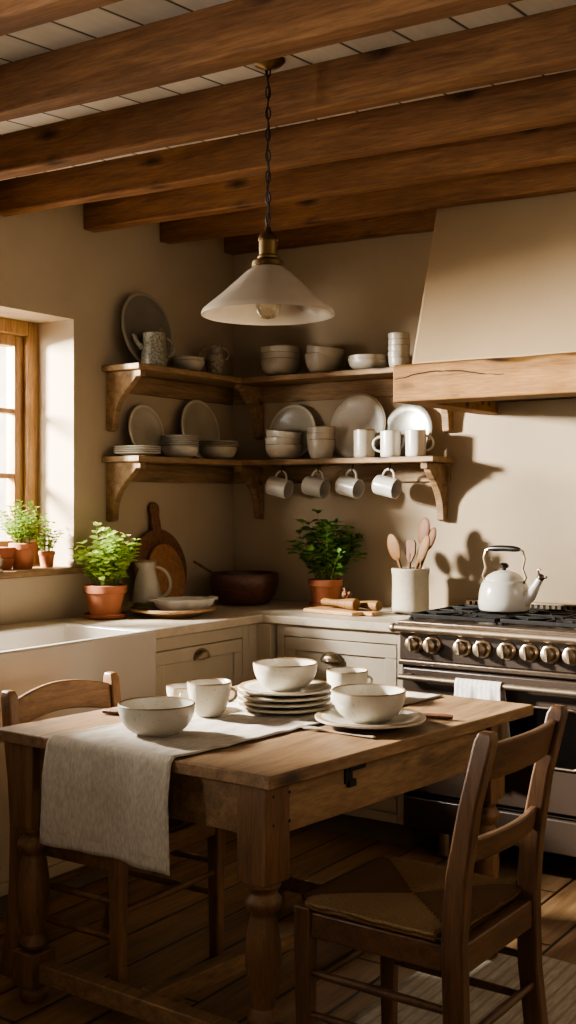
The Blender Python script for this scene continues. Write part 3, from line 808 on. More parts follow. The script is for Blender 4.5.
for gx in (.20, .595, .99):
    mb = MB(); z0, z1 = .952, .968; hw = .185
    y0, y1 = f + .07, f + .56
    for yy in (y0, (y0 + y1) / 2, y1): mb.box(gx - hw, gx + hw, yy - .006, yy + .006, z0, z1)
    for xx in (gx - hw, gx + hw): mb.box(xx - .006, xx + .006, y0, y1, z0, z1)
    for yc in (y0 + .123, y1 - .123):
        for k in range(4):
            a = PI / 4 + k * PI / 2
            mb.box(.03, .13, -.005, .005, z0, z1 + .003, T(gx, yc, 0) @ RZ(a))
        mb.box(gx - .005, gx + .005, yc - .12, yc - .035, z0, z1 + .003); mb.box(gx - .005, gx + .005, yc + .035, yc + .12, z0, z1 + .003)
        mb.box(gx - .18, gx - .035, yc - .005, yc + .005, z0, z1 + .003); mb.box(gx + .035, gx + .18, yc - .005, yc + .005, z0, z1 + .003)
    for xx in (gx - hw, gx + hw):
        for yy in (y0, y1): mb.box(xx - .008, xx + .008, yy - .008, yy + .008, .944, z0)
    mb.build('pan_grate', M['iron'], rg, .002)
    for yc in (y0 + .123, y1 - .123):
        MB().lathe([(0, .945), (.048, .945), (.045, .952), (.03, .954), (.03, .960), (0, .962)], 24, T(gx, yc, 0)).build('burner', M['iron'], rg)
mb = MB().box(0, RW, -.06, -.010, .945, .985)
mb.build('rear_vent', M['steel'], rg, .003)
mb = MB()
for k in range(44): mb.box(.02 + k * .0265, .02 + k * .0265 + .011, -.0613, -.060, .952, .978)
mb.build('vent_slots', M['iron'], rg)

# towel on the oven handle
tw = MB(); n = 22; m = 34; vs = []; fs = []
hy, hzv = RYF - .062, .728
for j in range(m + 1):
    s = j / m
    for i in range(n + 1):
        u = i / n
        x = -1.940 + .19 * u
        if s < .35: q = s / .35; z = hzv - .31 * (1 - q); y = hy + .0165
        elif s < .45: q = (s - .35) / .10 * PI; z = hzv + .0165 * math.sin(q); y = hy + .0165 * math.cos(q)
        else: q = (s - .45) / .55; z = hzv - .335 * q; y = hy - .0165 - .010 * q
        fall = min(1, abs(hzv - z) / .12)
        y += fall * (.008 * math.sin(u * 14 + 1) + .004 * math.sin(u * 31)) * (1 if y < hy else .2)
        x += fall * .012 * (u - .5) * math.sin(3 * s) + (.035 * (1 - s / .35) if s < .35 else 0)
        vs.append((x + 1.877, y - hy, z - hzv))
for j in range(m):
    for i in range(n):
        a = j * (n + 1) + i; fs.append((a, a + 1, a + n + 2, a + n + 1))
tw.add(vs, fs)
tag(tw.build('kitchen_towel', M['towel'], None, 0, 2, 80, .003), 'white striped kitchen towel hanging over the oven door handle', 'towel', (-1.877, hy, hzv))

# kettle
kt = thing('kettle', 'cream enamel kettle with black handle standing on the range', 'kettle', (-1.930, 4.47, .972), 0)
KD = -.08
MB().lathe([(0, 0), (.098, 0), (.104, .006), (.106, .03), (.103, .075), (.094, .108), (.085, .122), (.070, .128), (0, .128)], 44).build('body', M['white'], kt, 0, 2, 50)
lid = MB().lathe([(.080, .124), (.078, .132), (.066, .146), (.045, .158), (.02, .165), (0, .166)], 36).build('lid', M['white'], kt, 0, 2, 60)
MB().lathe([(0, .165), (.008, .165), (.008, .172), (.019, .178), (.020, .188), (.012, .196), (0, .198)], 20).build('lid_knob', M['black'], lid)
sd = Vector((math.cos(KD), math.sin(KD), 0))
MB().tube([sd * .085 + Vector((0, 0, .045)), sd * .120 + Vector((0, 0, .068)), sd * .145 + Vector((0, 0, .108)), sd * .163 + Vector((0, 0, .138))], [.034, .025, .017, .014], 16).build('spout', M['white'], kt)
w = MB(); w.ball(sd * .165 + Vector((0, 0, .142)), .016); w.tube([sd * .160 + Vector((0, 0, .15)), sd * .150 + Vector((0, 0, .172)), sd * .163 + Vector((0, 0, .176))], .0055, 8); w.tube([sd * .165 + Vector((0, 0, .14)), sd * .192 + Vector((0, 0, .145))], .006, 8); w.build('whistle', M['steeld'], kt)
for s in (-1, 1):
    pts = [sd * (s * .088) + Vector((0, 0, .112)), sd * (s * .100) + Vector((0, 0, .140)), sd * (s * .085) + Vector((0, 0, .175)), sd * (s * .095) + Vector((0, 0, .215)), sd * (s * .085) + Vector((0, 0, .247)), sd * (s * .066) + Vector((0, 0, .254))]
    MB().tube(pts, .0055, 8).build('handle_bracket', M['steel'], kt)
MB().tube([sd * (-.072 + .144 * k / 10) + Vector((0, 0, .254 + .003 * math.sin(PI * k / 10))) for k in range(11)], [.008, .011, .0125, .013, .013, .013, .013, .013, .0125, .011, .008], 14).build('handle', M['black'], kt)

# ------------------------------------------------------------------ plants
def leaf(mb, p, d, n, L, Wd, fold=.25):
    d = d.normalized(); s = d.cross(n)
    if s.length < 1e-4: s = d.cross(Vector((1, 0, 0)))
    s.normalize(); n = s.cross(d)
    prof = [(0, 0), (.25, .38), (.5, .5), (.78, .33), (1, 0)]
    vs = []; 
    for t, w in prof:
        c = p + d * (L * t) - n * (L * .22 * t * t)
        vs += [c + s * (Wd * w) + n * (Wd * w * fold), c, c - s * (Wd * w) + n * (Wd * w * fold)]
    fs = []
    for i in range(4):
        a = 3 * i
        fs += [(a, a + 1, a + 4, a + 3), (a + 1, a + 2, a + 5, a + 4)]
    mb.add(vs, fs)
def pot_prof(r, h, rb):
    return [(0, 0), (rb, 0), (rb * 1.02, .004), (r * .90, h * .74), (r * .99, h * .74 + .002), (r, h * .76), (r, h - .003), (r - .004, h), (r - .012, h), (r - .016, h * .8), (rb * .85, .012), (0, .012)]
def potted(name, label, loc, r, h, rb, fol_r, fol_h, nst, seed, leafm, LL, group=None, saucer=True, spread=1.0, droop=0, dens=6, ratio=.72):
    t = thing(name, label, 'plant', loc, 0, group); rng = random.Random(seed)
    z = 0
    if saucer:
        MB().lathe([(0, 0), (r * .86, 0), (r * .92, .004), (r * .96, .020), (r * .93, .022), (r * .86, .008), (0, .007)], 36).build('saucer', M['terrad'], t, 0, 2, 50); z = .0075
    MB().lathe(pot_prof(r, h, rb), 40, T(0, 0, z)).build('pot', M['terra'], t, 0, 2, 40)
    MB().lathe([(0, h * .9), (r * .5, h * .9 + .004), (r - .015, h * .88), (0, h * .85)], 20, T(0, 0, z)).build('soil', M['soil'], t)
    fo = MB(); stm = MB(); zz = z + h * .9
    for i in range(nst):
        a = rng.uniform(0, 2 * PI); rr = math.sqrt(rng.random()) * r * .6
        p0 = Vector((rr * math.cos(a), rr * math.sin(a), zz - .005))
        q = math.sqrt(rng.random()); a2 = a + rng.uniform(-.5, .5)
        hh = fol_h * rng.uniform(.55, 1.0) * (1 - .35 * q * q)
        p3 = Vector((fol_r * q * spread * math.cos(a2), fol_r * q * spread * math.sin(a2), zz + hh))
        mid = p0.lerp(p3, .5) + Vector((0, 0, hh * .18)) ; mid.x *= .8; mid.y *= .8
        def B(s): return p0 * (1 - s) ** 2 + mid * (2 * s * (1 - s)) + p3 * s * s
        stm.tube([B(s / 6) for s in range(7)], [.0022 - .0002 * s for s in range(7)], 5)
        for k in range(dens):
            s = .25 + .75 * k / (dens - 1)
            pc = B(s); tan = (B(min(1, s + .05)) - B(s - .05)).normalized()
            ph = rng.uniform(0, 2 * PI)
            for w in range(2 if k < dens - 1 else 4):
                ang = ph + w * (PI if k < dens - 1 else PI / 2)
                side = Vector((math.cos(ang), math.sin(ang), rng.uniform(-.15, .5)))
                d = (side + tan * (.3 if k < dens - 1 else .6)).normalized()
                L = LL * rng.uniform(.6, 1.1) * (1 if k < dens - 1 else .75)
                up = (Vector((0, 0, 1)) + Vector((rng.uniform(-.5, .5), rng.uniform(-.5, .5), 0))).normalized()
                leaf(fo, pc, d, up, L, L * ratio)
    stm.build('stem', M['stem'], t); fo.build('foliage', leafm, t, 0, 2, 180)
    return t
potted('potted_herb', 'bright green herb in terracotta pot and saucer on counter beside the sink', (XW + .172, 3.635, CT + .001), .092,   .135, .062, .135, .285, 60, 3, M['leafl'], .046)
potted('potted_basil', 'dark green basil in terracotta pot and saucer on back counter', (-2.875, YW - .20, CT + .001), .082, .125, .058, .17, .33, 54, 8, M['leafd'], .054)
potted('potted_herb', 'bright herb in larger terracotta pot on the window sill', (XW - .075, 3.395, WZ0 + .029), .058, .108, .040, .11, .20, 40, 12, M['leafs'], .028, saucer=False)
potted('potted_herb', 'spindly seedling in smallest terracotta pot on the sill beside window reveal', (XW - .065, 3.525, WZ0 + .029), .036, .070, .026, .075, .15, 12, 21, M['leafs'], .028, saucer=False, dens=5)
# terracotta trough and small pewter tap-jar at the left end of the sill
t = thing('clay_trough', 'small stepped terracotta trough on window sill at left edge', 'planter', (XW - .105, 3.275, WZ0 + .029))
MB().hexa([(-.035, -.06, 0), (.035, -.06, 0), (.035, .055, 0), (-.035, .055, 0)], [(-.042, -.07, .045), (.042, -.07, .045), (.042, .065, .045), (-.042, .065, .045)]).build('lower_tray', M['terra'], t, .003)
MB().hexa([(-.04, -.065, .046), (.04, -.065, .046), (.04, .06, .046), (-.04, .06, .046)], [(-.046, -.075, .092), (.046, -.075, .092), (.046, .07, .092), (-.046, .07, .092)]).build('upper_tray', M['terrad'], t, .003)
tag(MB().lathe([(0, 0), (.022, 0), (.024, .004), (.012, .012), (.01, .02), (.02, .028), (.022, .05), (.012, .058), (.014, .066), (.008, .07), (0, .07)], 20).build('pewter_ornament', M['pew'], None, 0, 2, 50), 'little dark metal ornament at front of window sill, cut by left edge', 'ornament', (XW + .005, 3.185, WZ0 + .029))

# ------------------------------------------------------------------ counter things
p = thing('jug', 'grey green glazed jug with looped handle on counter beside herb pot', 'jug', (XW + .17, 3.905, CT + .001), -.15)
def spoutrad(a, i):
    return 1 + (.38 * max(0, math.cos(a + 2.15)) ** 10 if i in (9, 10, 11, 12) else 0)
MB().lathe([(q[0], q[1] * 1.22) for q in [(0, 0), (.052, 0), (.058, .008), (.063, .04), (.062, .075), (.055, .11), (.044, .14), (.038, .158), (.038, .168), (.041, .185), (.043, .193), (.039, .193), (.036, .175), (.035, .158), (.048, .12), (.055, .06), (.045, .012), (0, .01)]], 44, None, spoutrad).build('body', M['cer2'], p, 0, 2, 60)
hd = (math.cos(.95), math.sin(.95), 0)
MB().tube(loop((hd[0] * .038, hd[1] * .038, .205), (hd[0] * .056, hd[1] * .056, .07), .058, 16, hd), .0075, 10, None, None).build('handle', M['cer2'], p)
# boards leaning on the window wall
def disc_board(name, label, r, th, ang, y, d0, mat, handle, sx=1.0):
    poly = [(r * math.cos(2 * PI * k / 56) * sx, r * math.sin(2 * PI * k / 56)) for k in range(56)]
    mb = MB()
    if handle:
        poly = []
        for k in range(60):
            a = PI / 2 + .16 + (2 * PI - .32) * k / 59; poly.append((r * math.cos(a) * sx, r * math.sin(a)))
        h = handle
        poly += [(.030, r + h * .25), (.026, r + h * .5), (.033, r + h * .8)] + [(.033 * math.cos(q), r + h * .83 + .03 * math.sin(q)) for q in [PI * j / 8 for j in range(1, 8)]] + [(-.033, r + h * .8), (-.026, r + h * .5), (-.030, r + h * .25)]
    mb.prism(poly, -th / 2, th / 2, 'z')
    o = mb.build(name, mat, None, .005, 3, 40)
    # local: x -> world y, y -> up (leaning back), z -> into the room
    yl = Vector((-math.sin(ang), 0, math.cos(ang))); xl = Vector((0, 1, 0)); zl = xl.cross(yl)
    R = Matrix((xl, yl, zl)).transposed().to_4x4()
    base = Vector((XW + d0, y, CT + .003))
    o.matrix_world = T(*(base + yl * r)) @ R
    o['label'] = label; o['category'] = 'cutting board'
    return o
disc_board('cutting_board', 'dark round cutting board with handle leaning on wall behind the jug', .185, .022, .15, 4.13, .085, M['boardd'], .115, 1.0)
disc_board('cutting_board', 'lighter oval board leaning in front of the dark round board', .150, .018, .17, 4.135, .115, M['boardm'], 0, .86)
simple('serving_plate', plate_prof(.186, .026, .012), M['platewood'], 'wide pale wooden plate on the counter holding a white fluted dish', 'plate', (XW + .345, 3.875, CT + .001))
def flute(a, i): return (1 + .045 * math.cos(9 * a) * (1 if 8 <= i <= 22 else 0)) * (1.0 + .12 * math.cos(2 * (a - .95)))
d = thing('fluted_dish', 'white fluted oval dish with lug handles resting on the wooden plate', 'dish', (XW + .365, 3.925, CT + .0135))
MB().lathe(bowl_prof(.118, .058, .06), 72, None, flute).build('bowl', M['white'], d, 0, 2, 50)
for s in (-1, 1):
    dv = Vector((math.cos(.95) * s, math.sin(.95) * s, 0)); sv = Vector((-dv.y, dv.x, 0))
    MB().tube([dv * .125 + sv * (.035 * math.cos(PI * k / 10)) + dv * (.026 * math.sin(PI * k / 10)) + Vector((0, 0, .058)) for k in range(11)], .007, 8).build('lug_handle', M['plate'], d)
hb = MB(); rng = random.Random(4)
for k in range(90):
    a = rng.uniform(0, 2 * PI); p0 = Vector((rng.uniform(-.05, .05), rng.uniform(-.03, .03), rng.uniform(.0, .018)))
    leaf(hb, p0, Vector((math.cos(a), math.sin(a), rng.uniform(-.05, .4))), Vector((0, 0, 1)), rng.uniform(.018, .034), .013)
tag(hb.build('herb_sprig', M['herb'], None, 0, 2, 180), 'small heap of dried herb sprigs on the left rim of wooden plate', 'herbs', (XW + .235, 3.795, CT + .037))
# big wooden bowl in the corner with a spoon
simple('wooden_bowl', [(0, 0), (.10, 0), (.12, .008), (.150, .05), (.165, .10), (.168, .148), (.164, .152), (.156, .148), (.152, .10), (.135, .05), (.10, .025), (0, .022)], M['bowlwood'], 'large dark turned wooden bowl in the counter corner', 'bowl', (XW + .27, YW - .27, CT + .001), 56)
bc = Vector((XW + .27, YW - .27, CT))
mb = MB(); a0 = Vector((.03, .02, .035)); a1 = Vector((-.235, -.10, .205))
mb.tube([a0.lerp(a1, k / 8) for k in range(9)], [.008, .007, .006, .006, .006, .006, .006, .0065, .006], 8)
mb.ball(tuple(a0 + Vector((.015, .008, -.003))), .03, .022, .008)
tag(mb.build('mixing_spoon', M['spoon'], None, 0, 2, 60), 'wooden mixing spoon whose handle sticks out of the dark wooden bowl', 'spoon', bc)
# crock with utensils
ck = Vector((-2.425, YW - .20, CT + .001))
simple('utensil_crock', [(0, 0), (.078, 0), (.082, .006), (.083, .02), (.082, .17), (.085, .178), (.086, .196), (.081, .2), (.076, .196), (.075, .05), (.07, .02), (0, .018)], M['crock'], 'tall cream stoneware crock holding wooden utensils on back counter', 'crock', ck, 44)
def utensil(label, name, head, length, base, tip, mat, w, rot=0):
    base = Vector(base); tip = Vector(tip); d = (tip - base).normalized()
    tip = base + d * length
    zl = d; xl = Vector((1, -.25, 0)); xl = (xl - zl * xl.dot(zl)).normalized(); yl = zl.cross(xl)
    R = Matrix((xl, yl, zl)).transposed().to_4x4() @ RZ(rot)
    mb = MB(); mb.tube([(0, 0, length * k / 10) for k in range(9)], [.005, .0055, .006, .006, .006, .006, .0065, .007, .008], 8)
    hl = head
    if name == 'wooden_spatula':
        mb.prism([(-.010, length * .68), (-w, length * .8), (-w, length * .95), (-w * .6, length), (w * .6, length), (w, length * .95), (w, length * .8), (.010, length * .68)], -.004, .004, 'y')
    else:
        mb.ball((0, 0, length - hl * .5), w, .008, hl * .5, 18)
    if name == 'slotted_spatula': pass
    o = mb.build(name, mat, None, .001 if name == 'wooden_spatula' else 0, 2, 45)
    o['label'] = label; o['category'] = 'utensil'
    o.matrix_world = T(*(ck + base)) @ R
utensil('wooden spoon with round dark bowl at left of the crock, behind another', 'wooden_spoon', .11, .345, (.03, .01, .022), (-.115, .03, .3), M['spoond'], .030)
utensil('wooden spoon with broad oval bowl leaning left at front of the crock', 'wooden_spoon', .125, .350, (.03, -.03, .022), (-.070, -.03, .3), M['spoon'], .036)
utensil('flat wooden spatula standing upright in middle of the crock', 'wooden_spatula', .08, .305, (0, -.03, .022), (.012, -.02, .3), M['spoond'], .029)
utensil('tall dark wooden spoon at back of the crock, highest of all', 'wooden_spoon', .125, .410, (-.01, .03, .022), (.045, .035, .35), M['spoond'], .036)
utensil('wooden spoon leaning right at front of the crock', 'wooden_spoon', .135, .355, (-.04, -.02, .022), (.080, -.02, .3), M['spoon'], .028)
utensil('slim wooden spoon at back of the crock, behind the right-leaning one', 'wooden_spoon', .11, .385, (-.03, .02, .022), (.085, .03, .33), M['spoond'], .026)
# boards and turned tools
mb = MB(); poly = [(-.17, -.05), (-.155, -.075), (.12, -.075), (.14, -.05), (.145, -.028), (.19, -.024), (.20, 0), (.19, .024), (.145, .028), (.14, .05), (.12, .075), (-.155, .075), (-.17, .05)]
mb.prism(poly, 0, .018, 'z')
tag(mb.build('chopping_board', M['boardl'], None, .005, 3), 'pale wooden chopping board lying flat beside the basil pot', 'cutting board', (-2.665, 4.37, CT + .001), -.12)
def club(label, mat, loc, rz, L, r0, r1, z=.0):
    prof = [(0, 0), (r0 * .8, .002), (r0, .012), (r0 * .9, L * .4), (r1 * .85, L * .72), (r1, L - .02), (r1 * .97, L - .004), (r1 * .9, L), (0, L)]
    return tag(MB().lathe(prof, 24, T(0, 0, 0) @ RY(PI / 2)).build('wooden_pestle', mat, None, 0, 2, 40), label, 'pestle', mat=T(*loc) @ RZ(rz))
club('long turned wooden pestle lying on the chopping board, nearest the viewer', M['spoon'], (-2.78, 4.40, CT + .019 + .027), -.24, .215, .016, .027)
club('second turned wooden pestle lying behind the first on chopping board', M['spoon'], (-2.70, 4.46, CT + .019 + .023), -.33, .235, .014, .023)
mb = MB(); rng = random.Random(9)
for k in range(5): mb.ball((rng.uniform(-.02, .02), rng.uniform(-.012, .012), .012 + rng.uniform(0, .016)), rng.uniform(.011, .017), None, None, 10)
mb.tube([(-.012, 0, .025), (-.02, .0, .05)], [.008, .005], 8)
tag(mb.build('gnarled_piece', M['spoond'], None, 0, 2, 60), 'small knobbly brown piece sitting on the wooden pestles', 'root', (-2.665, 4.435, CT + .060))  # unidentified dark brown gnarled piece lying on the tools

# ------------------------------------------------------------------ dining table (slightly out of square, like an old farm table)
A = Vector((-2.545, 2.262)); B = Vector((-1.556, 2.231))
eu = (B - A).normalized(); LA = (B - A).length
ang = math.radians(83.2); ev = Vector((math.cos(ang), math.sin(ang))); LB = 1.27
def tp(u, v): return A + eu * u + ev * v             # u along the short edge, v along the long edge
TB = thing('dining_table', 'pine farmhouse table with turned legs set with stoneware', 'table', (A.x, A.y, 0))
def tl(u, v, z): q = tp(u, v) - A; return (q.x, q.y, z)
def tquad(mb, u0, u1, v0, v1, z0, z1):
    c = [(u0, v0), (u1, v0), (u1, v1), (u0, v1)]
    mb.hexa([tl(u, v, z0) for u, v in c], [tl(u, v, z1) for u, v in c])
mb = MB(); nb = 5
tquad(mb, 0, LA, 0, LB, TZ - .034, TZ)
mb.build('tabletop', M['table'], TB, .004)
LEGS = [(.092, .066), (LA - .075, .066), (LA - .075, LB - .17), (.092, LB - .17)]
hb_ = .047
ap = MB()
tquad(ap, LEGS[0][0], LEGS[1][0], .045, .068, TZ - .165, TZ - .0345); tquad(ap, LEGS[0][0], LEGS[1][0], LEGS[2][1] + .01, LEGS[2][1] + .033, TZ - .165, TZ - .0345)
tquad(ap, LA - .068, LA - .045, LEGS[1][1], LEGS[2][1], TZ - .165, TZ - .0345); tquad(ap, .075, .098, LEGS[1][1], LEGS[2][1], TZ - .165, TZ - .0345)
ap.build('apron', M['table'], TB, .002)
tz0 = .50
legprof = [(.0, 0), (.030, 0), (.040, .012), (.043, .03), (.036, .040), (.030, .046)]
legprof2 = [(.034, .152), (.040, .165), (.036, .180), (.029, .192), (.032, .215), (.042, .26), (.0455, .30), (.043, .35), (.036, .40), (.031, .415), (.031, .422), (.040, .430), (.047, .446), (.046, .456), (.036, .468), (.032, .474), (.038, .482), (.044, .490), (.044, tz0 + .002)]
ra = math.atan2(ev.y, ev.x) - PI / 2 - .01
for i, (u, v) in enumerate(LEGS):
    q = tl(u, v, 0); Mx = T(*q) @ RZ(ra / 2)
    mb = MB(); mb.box(-hb_, hb_, -hb_, hb_, tz0, TZ - .035, Mx)
    mb.box(-.043, .043, -.043, .043, .045, .145, Mx)
    mb.lathe(legprof + [(0, .046)], 32, Mx); mb.lathe([(0, .145)] + legprof2 + [(0, tz0 + .002)], 32, Mx)
    mb.build('leg', M['tleg'], TB, .004, 2, 35)
def sbar(u0, v0, u1, v1, w=.024, z0=.065, z1=.118):
    a = Vector(tl(u0, v0, 0)); b = Vector(tl(u1, v1, 0)); d = (b - a).normalized(); n = Vector((-d.y, d.x, 0)) * w
    mb = MB(); mb.hexa([(a - n)[:2] + (z0,), (b - n)[:2] + (z0,), (b + n)[:2] + (z0,), (a + n)[:2] + (z0,)], [(a - n)[:2] + (z1,), (b - n)[:2] + (z1,), (b + n)[:2] + (z1,), (a + n)[:2] + (z1,)])
    mb.build('stretcher', M['table'], TB, .004)
sbar(LEGS[0][0] + .043, LEGS[0][1], LEGS[1][0] - .043, LEGS[1][1]); sbar(LEGS[3][0] + .043, LEGS[3][1], LEGS[2][0] - .043, LEGS[2][1])
um = (LEGS[0][0] + LEGS[1][0]) / 2
sbar(um, LEGS[0][1] + .025, um, LEGS[2][1] - .025)
lt = MB()
lu = LA - .045
def lq(v0, v1, z0, z1, d):
    tquad(lt, lu, lu + d, v0, v1, z0, z1)
lq(.345, .375, TZ - .088, TZ - .040, .006); lq(.36, .43, TZ - .058, TZ - .044, .008); lq(.356, .386, TZ - .098, TZ - .080, .010)
lt.build('latch', M['iron'], TB, .001)
mb = MB()
for v, z in ((.045, TZ - .06), (.045, TZ - .13), (.105, TZ - .06), (.105, TZ - .13)):
    q = tl(LA - .0275, v, z); mb.ball(q, .0015, .0045, .0045, 8)
mb.build('peg', M['gap'], TB)

# linen runner: over the near edge, along the table, over the far edge
rn = MB(); nu, nv = 44, 120; vs = []; fs = []
front, back = .285, -.045
path = front + LB + back
rng = random.Random(11)
for j in range(nv + 1):
    s = path * j / nv
    for i in range(nu + 1):
        uu = i / nu
        u = .235 + .452 * uu
        wob = .0022 * math.sin(uu * 9 + s * 14) + .0016 * math.sin(s * 37 + uu * 4) + .0012 * math.sin(uu * 31 + s * 9)
        rr = .010
        if s < front:
            h = front - s; fl = min(1, h / .1)
            q = tl(u + .012 * (uu - .5) * h / .28 * 2 , 0, 0)
            out = rr * .9 + fl * (.006 + .010 * math.sin(uu * 8 + .6) + .005 * math.sin(uu * 19) + .012 * h)
            z = TZ + .002 - min(h, 1) - (rr if h > rr else 0) * 0
            ccorner = max(0, 1 - h / .012)
            vs.append((q[0] + ev.x * -out * (1 - ccorner * .6), q[1] - out * (1 - ccorner * .6), z + (0.0 if h > .004 else .0)))
        elif back > 0 and s > front + LB:
            h = s - front - LB
            q = tl(u, LB, 0); out = .009 + .004 * math.sin(uu * 9)
            vs.append((q[0], q[1] + out, TZ + .002 - h))
        else:
            v = s - front
            q = tl(u + .004 * math.sin(v * 7), v, 0); vs.append((q[0], q[1], TZ + .0035 + abs(wob)))
for j in range(nv):
    for i in range(nu):
        a = j * (nu + 1) + i; fs.append((a, a + 1, a + nu + 2, a + nu + 1))
rn.add(vs, fs)
# raised hem lines
o = rn.build('table_runner', M['linen'], None, 0, 2, 180, .0022)
tag(o, 'natural linen runner laid along table and hanging over its near end', 'table runner', (A.x, A.y, 0))
hem = MB()
pts = [Vector(vs[3 * (nu + 1) + i]) for i in range(nu + 1)]
hem.tube([p + Vector((0, -.0015, 0)) for p in pts], .0016, 6)
for i in (1, nu - 1): hem.tube([Vector(vs[j * (nu + 1) + i]) + (Vector((0, -.0012, 0)) if j * path / nv < front else Vector((0, 0, .0012))) for j in range(0, nv)], .0014, 6)
hem.build('hem', M['linen'], o)

# tableware
TT = TZ + .0065
simple('bowl', bowl_prof(.107, .085, .05), M['cer'], 'wide cream bowl standing on the runner nearest the hanging end', 'bowl', (-2.085, 2.440, TT), 56)
def cup(label, loc, r, h, foot, ha, mat=None):
    c = thing('teacup', label, 'cup', loc)
    MB().lathe(cup_prof(r, h, foot), 48).build('body', mat or M['cer'], c, 0, 2, 50)
    d = (math.cos(ha), math.sin(ha), 0)
    MB().tube(loop((d[0] * r * .97, d[1] * r * .97, h * .80), (d[0] * r * .86, d[1] * r * .86, h * .42), .019, 12, d), .0045, 8).build('handle', mat or M['cer'], c)
    return c
cup('deep cream cup with small handle behind the wide bowl on runner', (-2.13, 2.735, TT), .067, .102, .033, .6)
cup('low cream cup half hidden between the wide bowl and deep cup', (-2.275, 2.800, TT), .060, .068, .036, -1.1)
pl = stack('dinner_plate', plate_prof(.145, .014, .009), M['dplate'], 4, .0175, (-2.0, 2.945, TT), '{} dinner plate of the stack of four on the runner', 'plate', 'dinner plates stacked on the runner')
simple('bowl', bowl_prof(.100, .082, .048), M['cer'], 'cream bowl sitting on top of the stacked dinner plates', 'bowl', (-2.0, 2.950, TT + 3 * .0175 + .0105), 56)
cup('straight cream cup with handle behind the plates at far end of table', (-1.95, 3.24, TT), .068, .090, .056, .35)
simple('dinner_plate', plate_prof(.160, .016, .009), M['dplate'], 'single cream dinner plate at right side of table under a bowl', 'plate', (-1.665, 2.895, TZ + .0075), 56)
simple('bowl', bowl_prof(.108, .088, .05), M['cer'], 'cream bowl sitting on the single dinner plate beside the fork', 'bowl', (-1.665, 2.885, TZ + .018), 56)
def fork():
    mb = MB(); pts = [(0, 0, .004), (.05, 0, .003), (.10, 0, .003), (.135, 0, .006), (.15, 0, .006)]
    mb.tube(pts, [.006, .0045, .003, .003, .007], 8, None, .45)
    mb.prism([(.145, -.006), (.155, -.011), (.168, -.0115), (.168, .0115), (.155, .011), (.145, .006)], .0045, .0065, 'z')
    for k in range(4):
        y = -.0096 + k * .0064; mb.tube([(.166, y, .0055), (.185, y, .004), (.205, y, .007)], [.0018, .0017, .001], 6)
    o = mb.build('fork', M['cutlery'], None); o.data.transform(Matrix.Scale(1.22, 4)); return o
p0, p1 = Vector((-1.548, 2.755)), Vector((-1.815, 2.745))
tag(fork(), 'metal fork lying on bare wood in front of the single plate', 'fork', (-1.565, 2.742, TZ + .001), PI - .03)
def knife(label, loc, rz, L=.19):
    k = thing('table_knife', label, 'knife', loc, rz)
    MB().tube([(0, 0, .008), (.02, 0, .0085), (.06, 0, .0085), (.10, 0, .008)], [.009, .0115, .011, .009], 10, None, .75).build('handle', M['spoond'], k)
    MB().prism([(.10, -.007), (L - .02, -.008), (L, -.001), (L - .01, .006), (.10, .006)], .0065, .0085, 'z').build('blade', M['steel'], k)
    return k
knife('wooden handled knife lying right of the single plate', (-1.505, 3.105, TZ + .0015), PI + .25, .17)
knife('wooden handled knife at left of the table beside the wide bowl', (-2.435, 2.60, TZ + .0015), .22, .17)

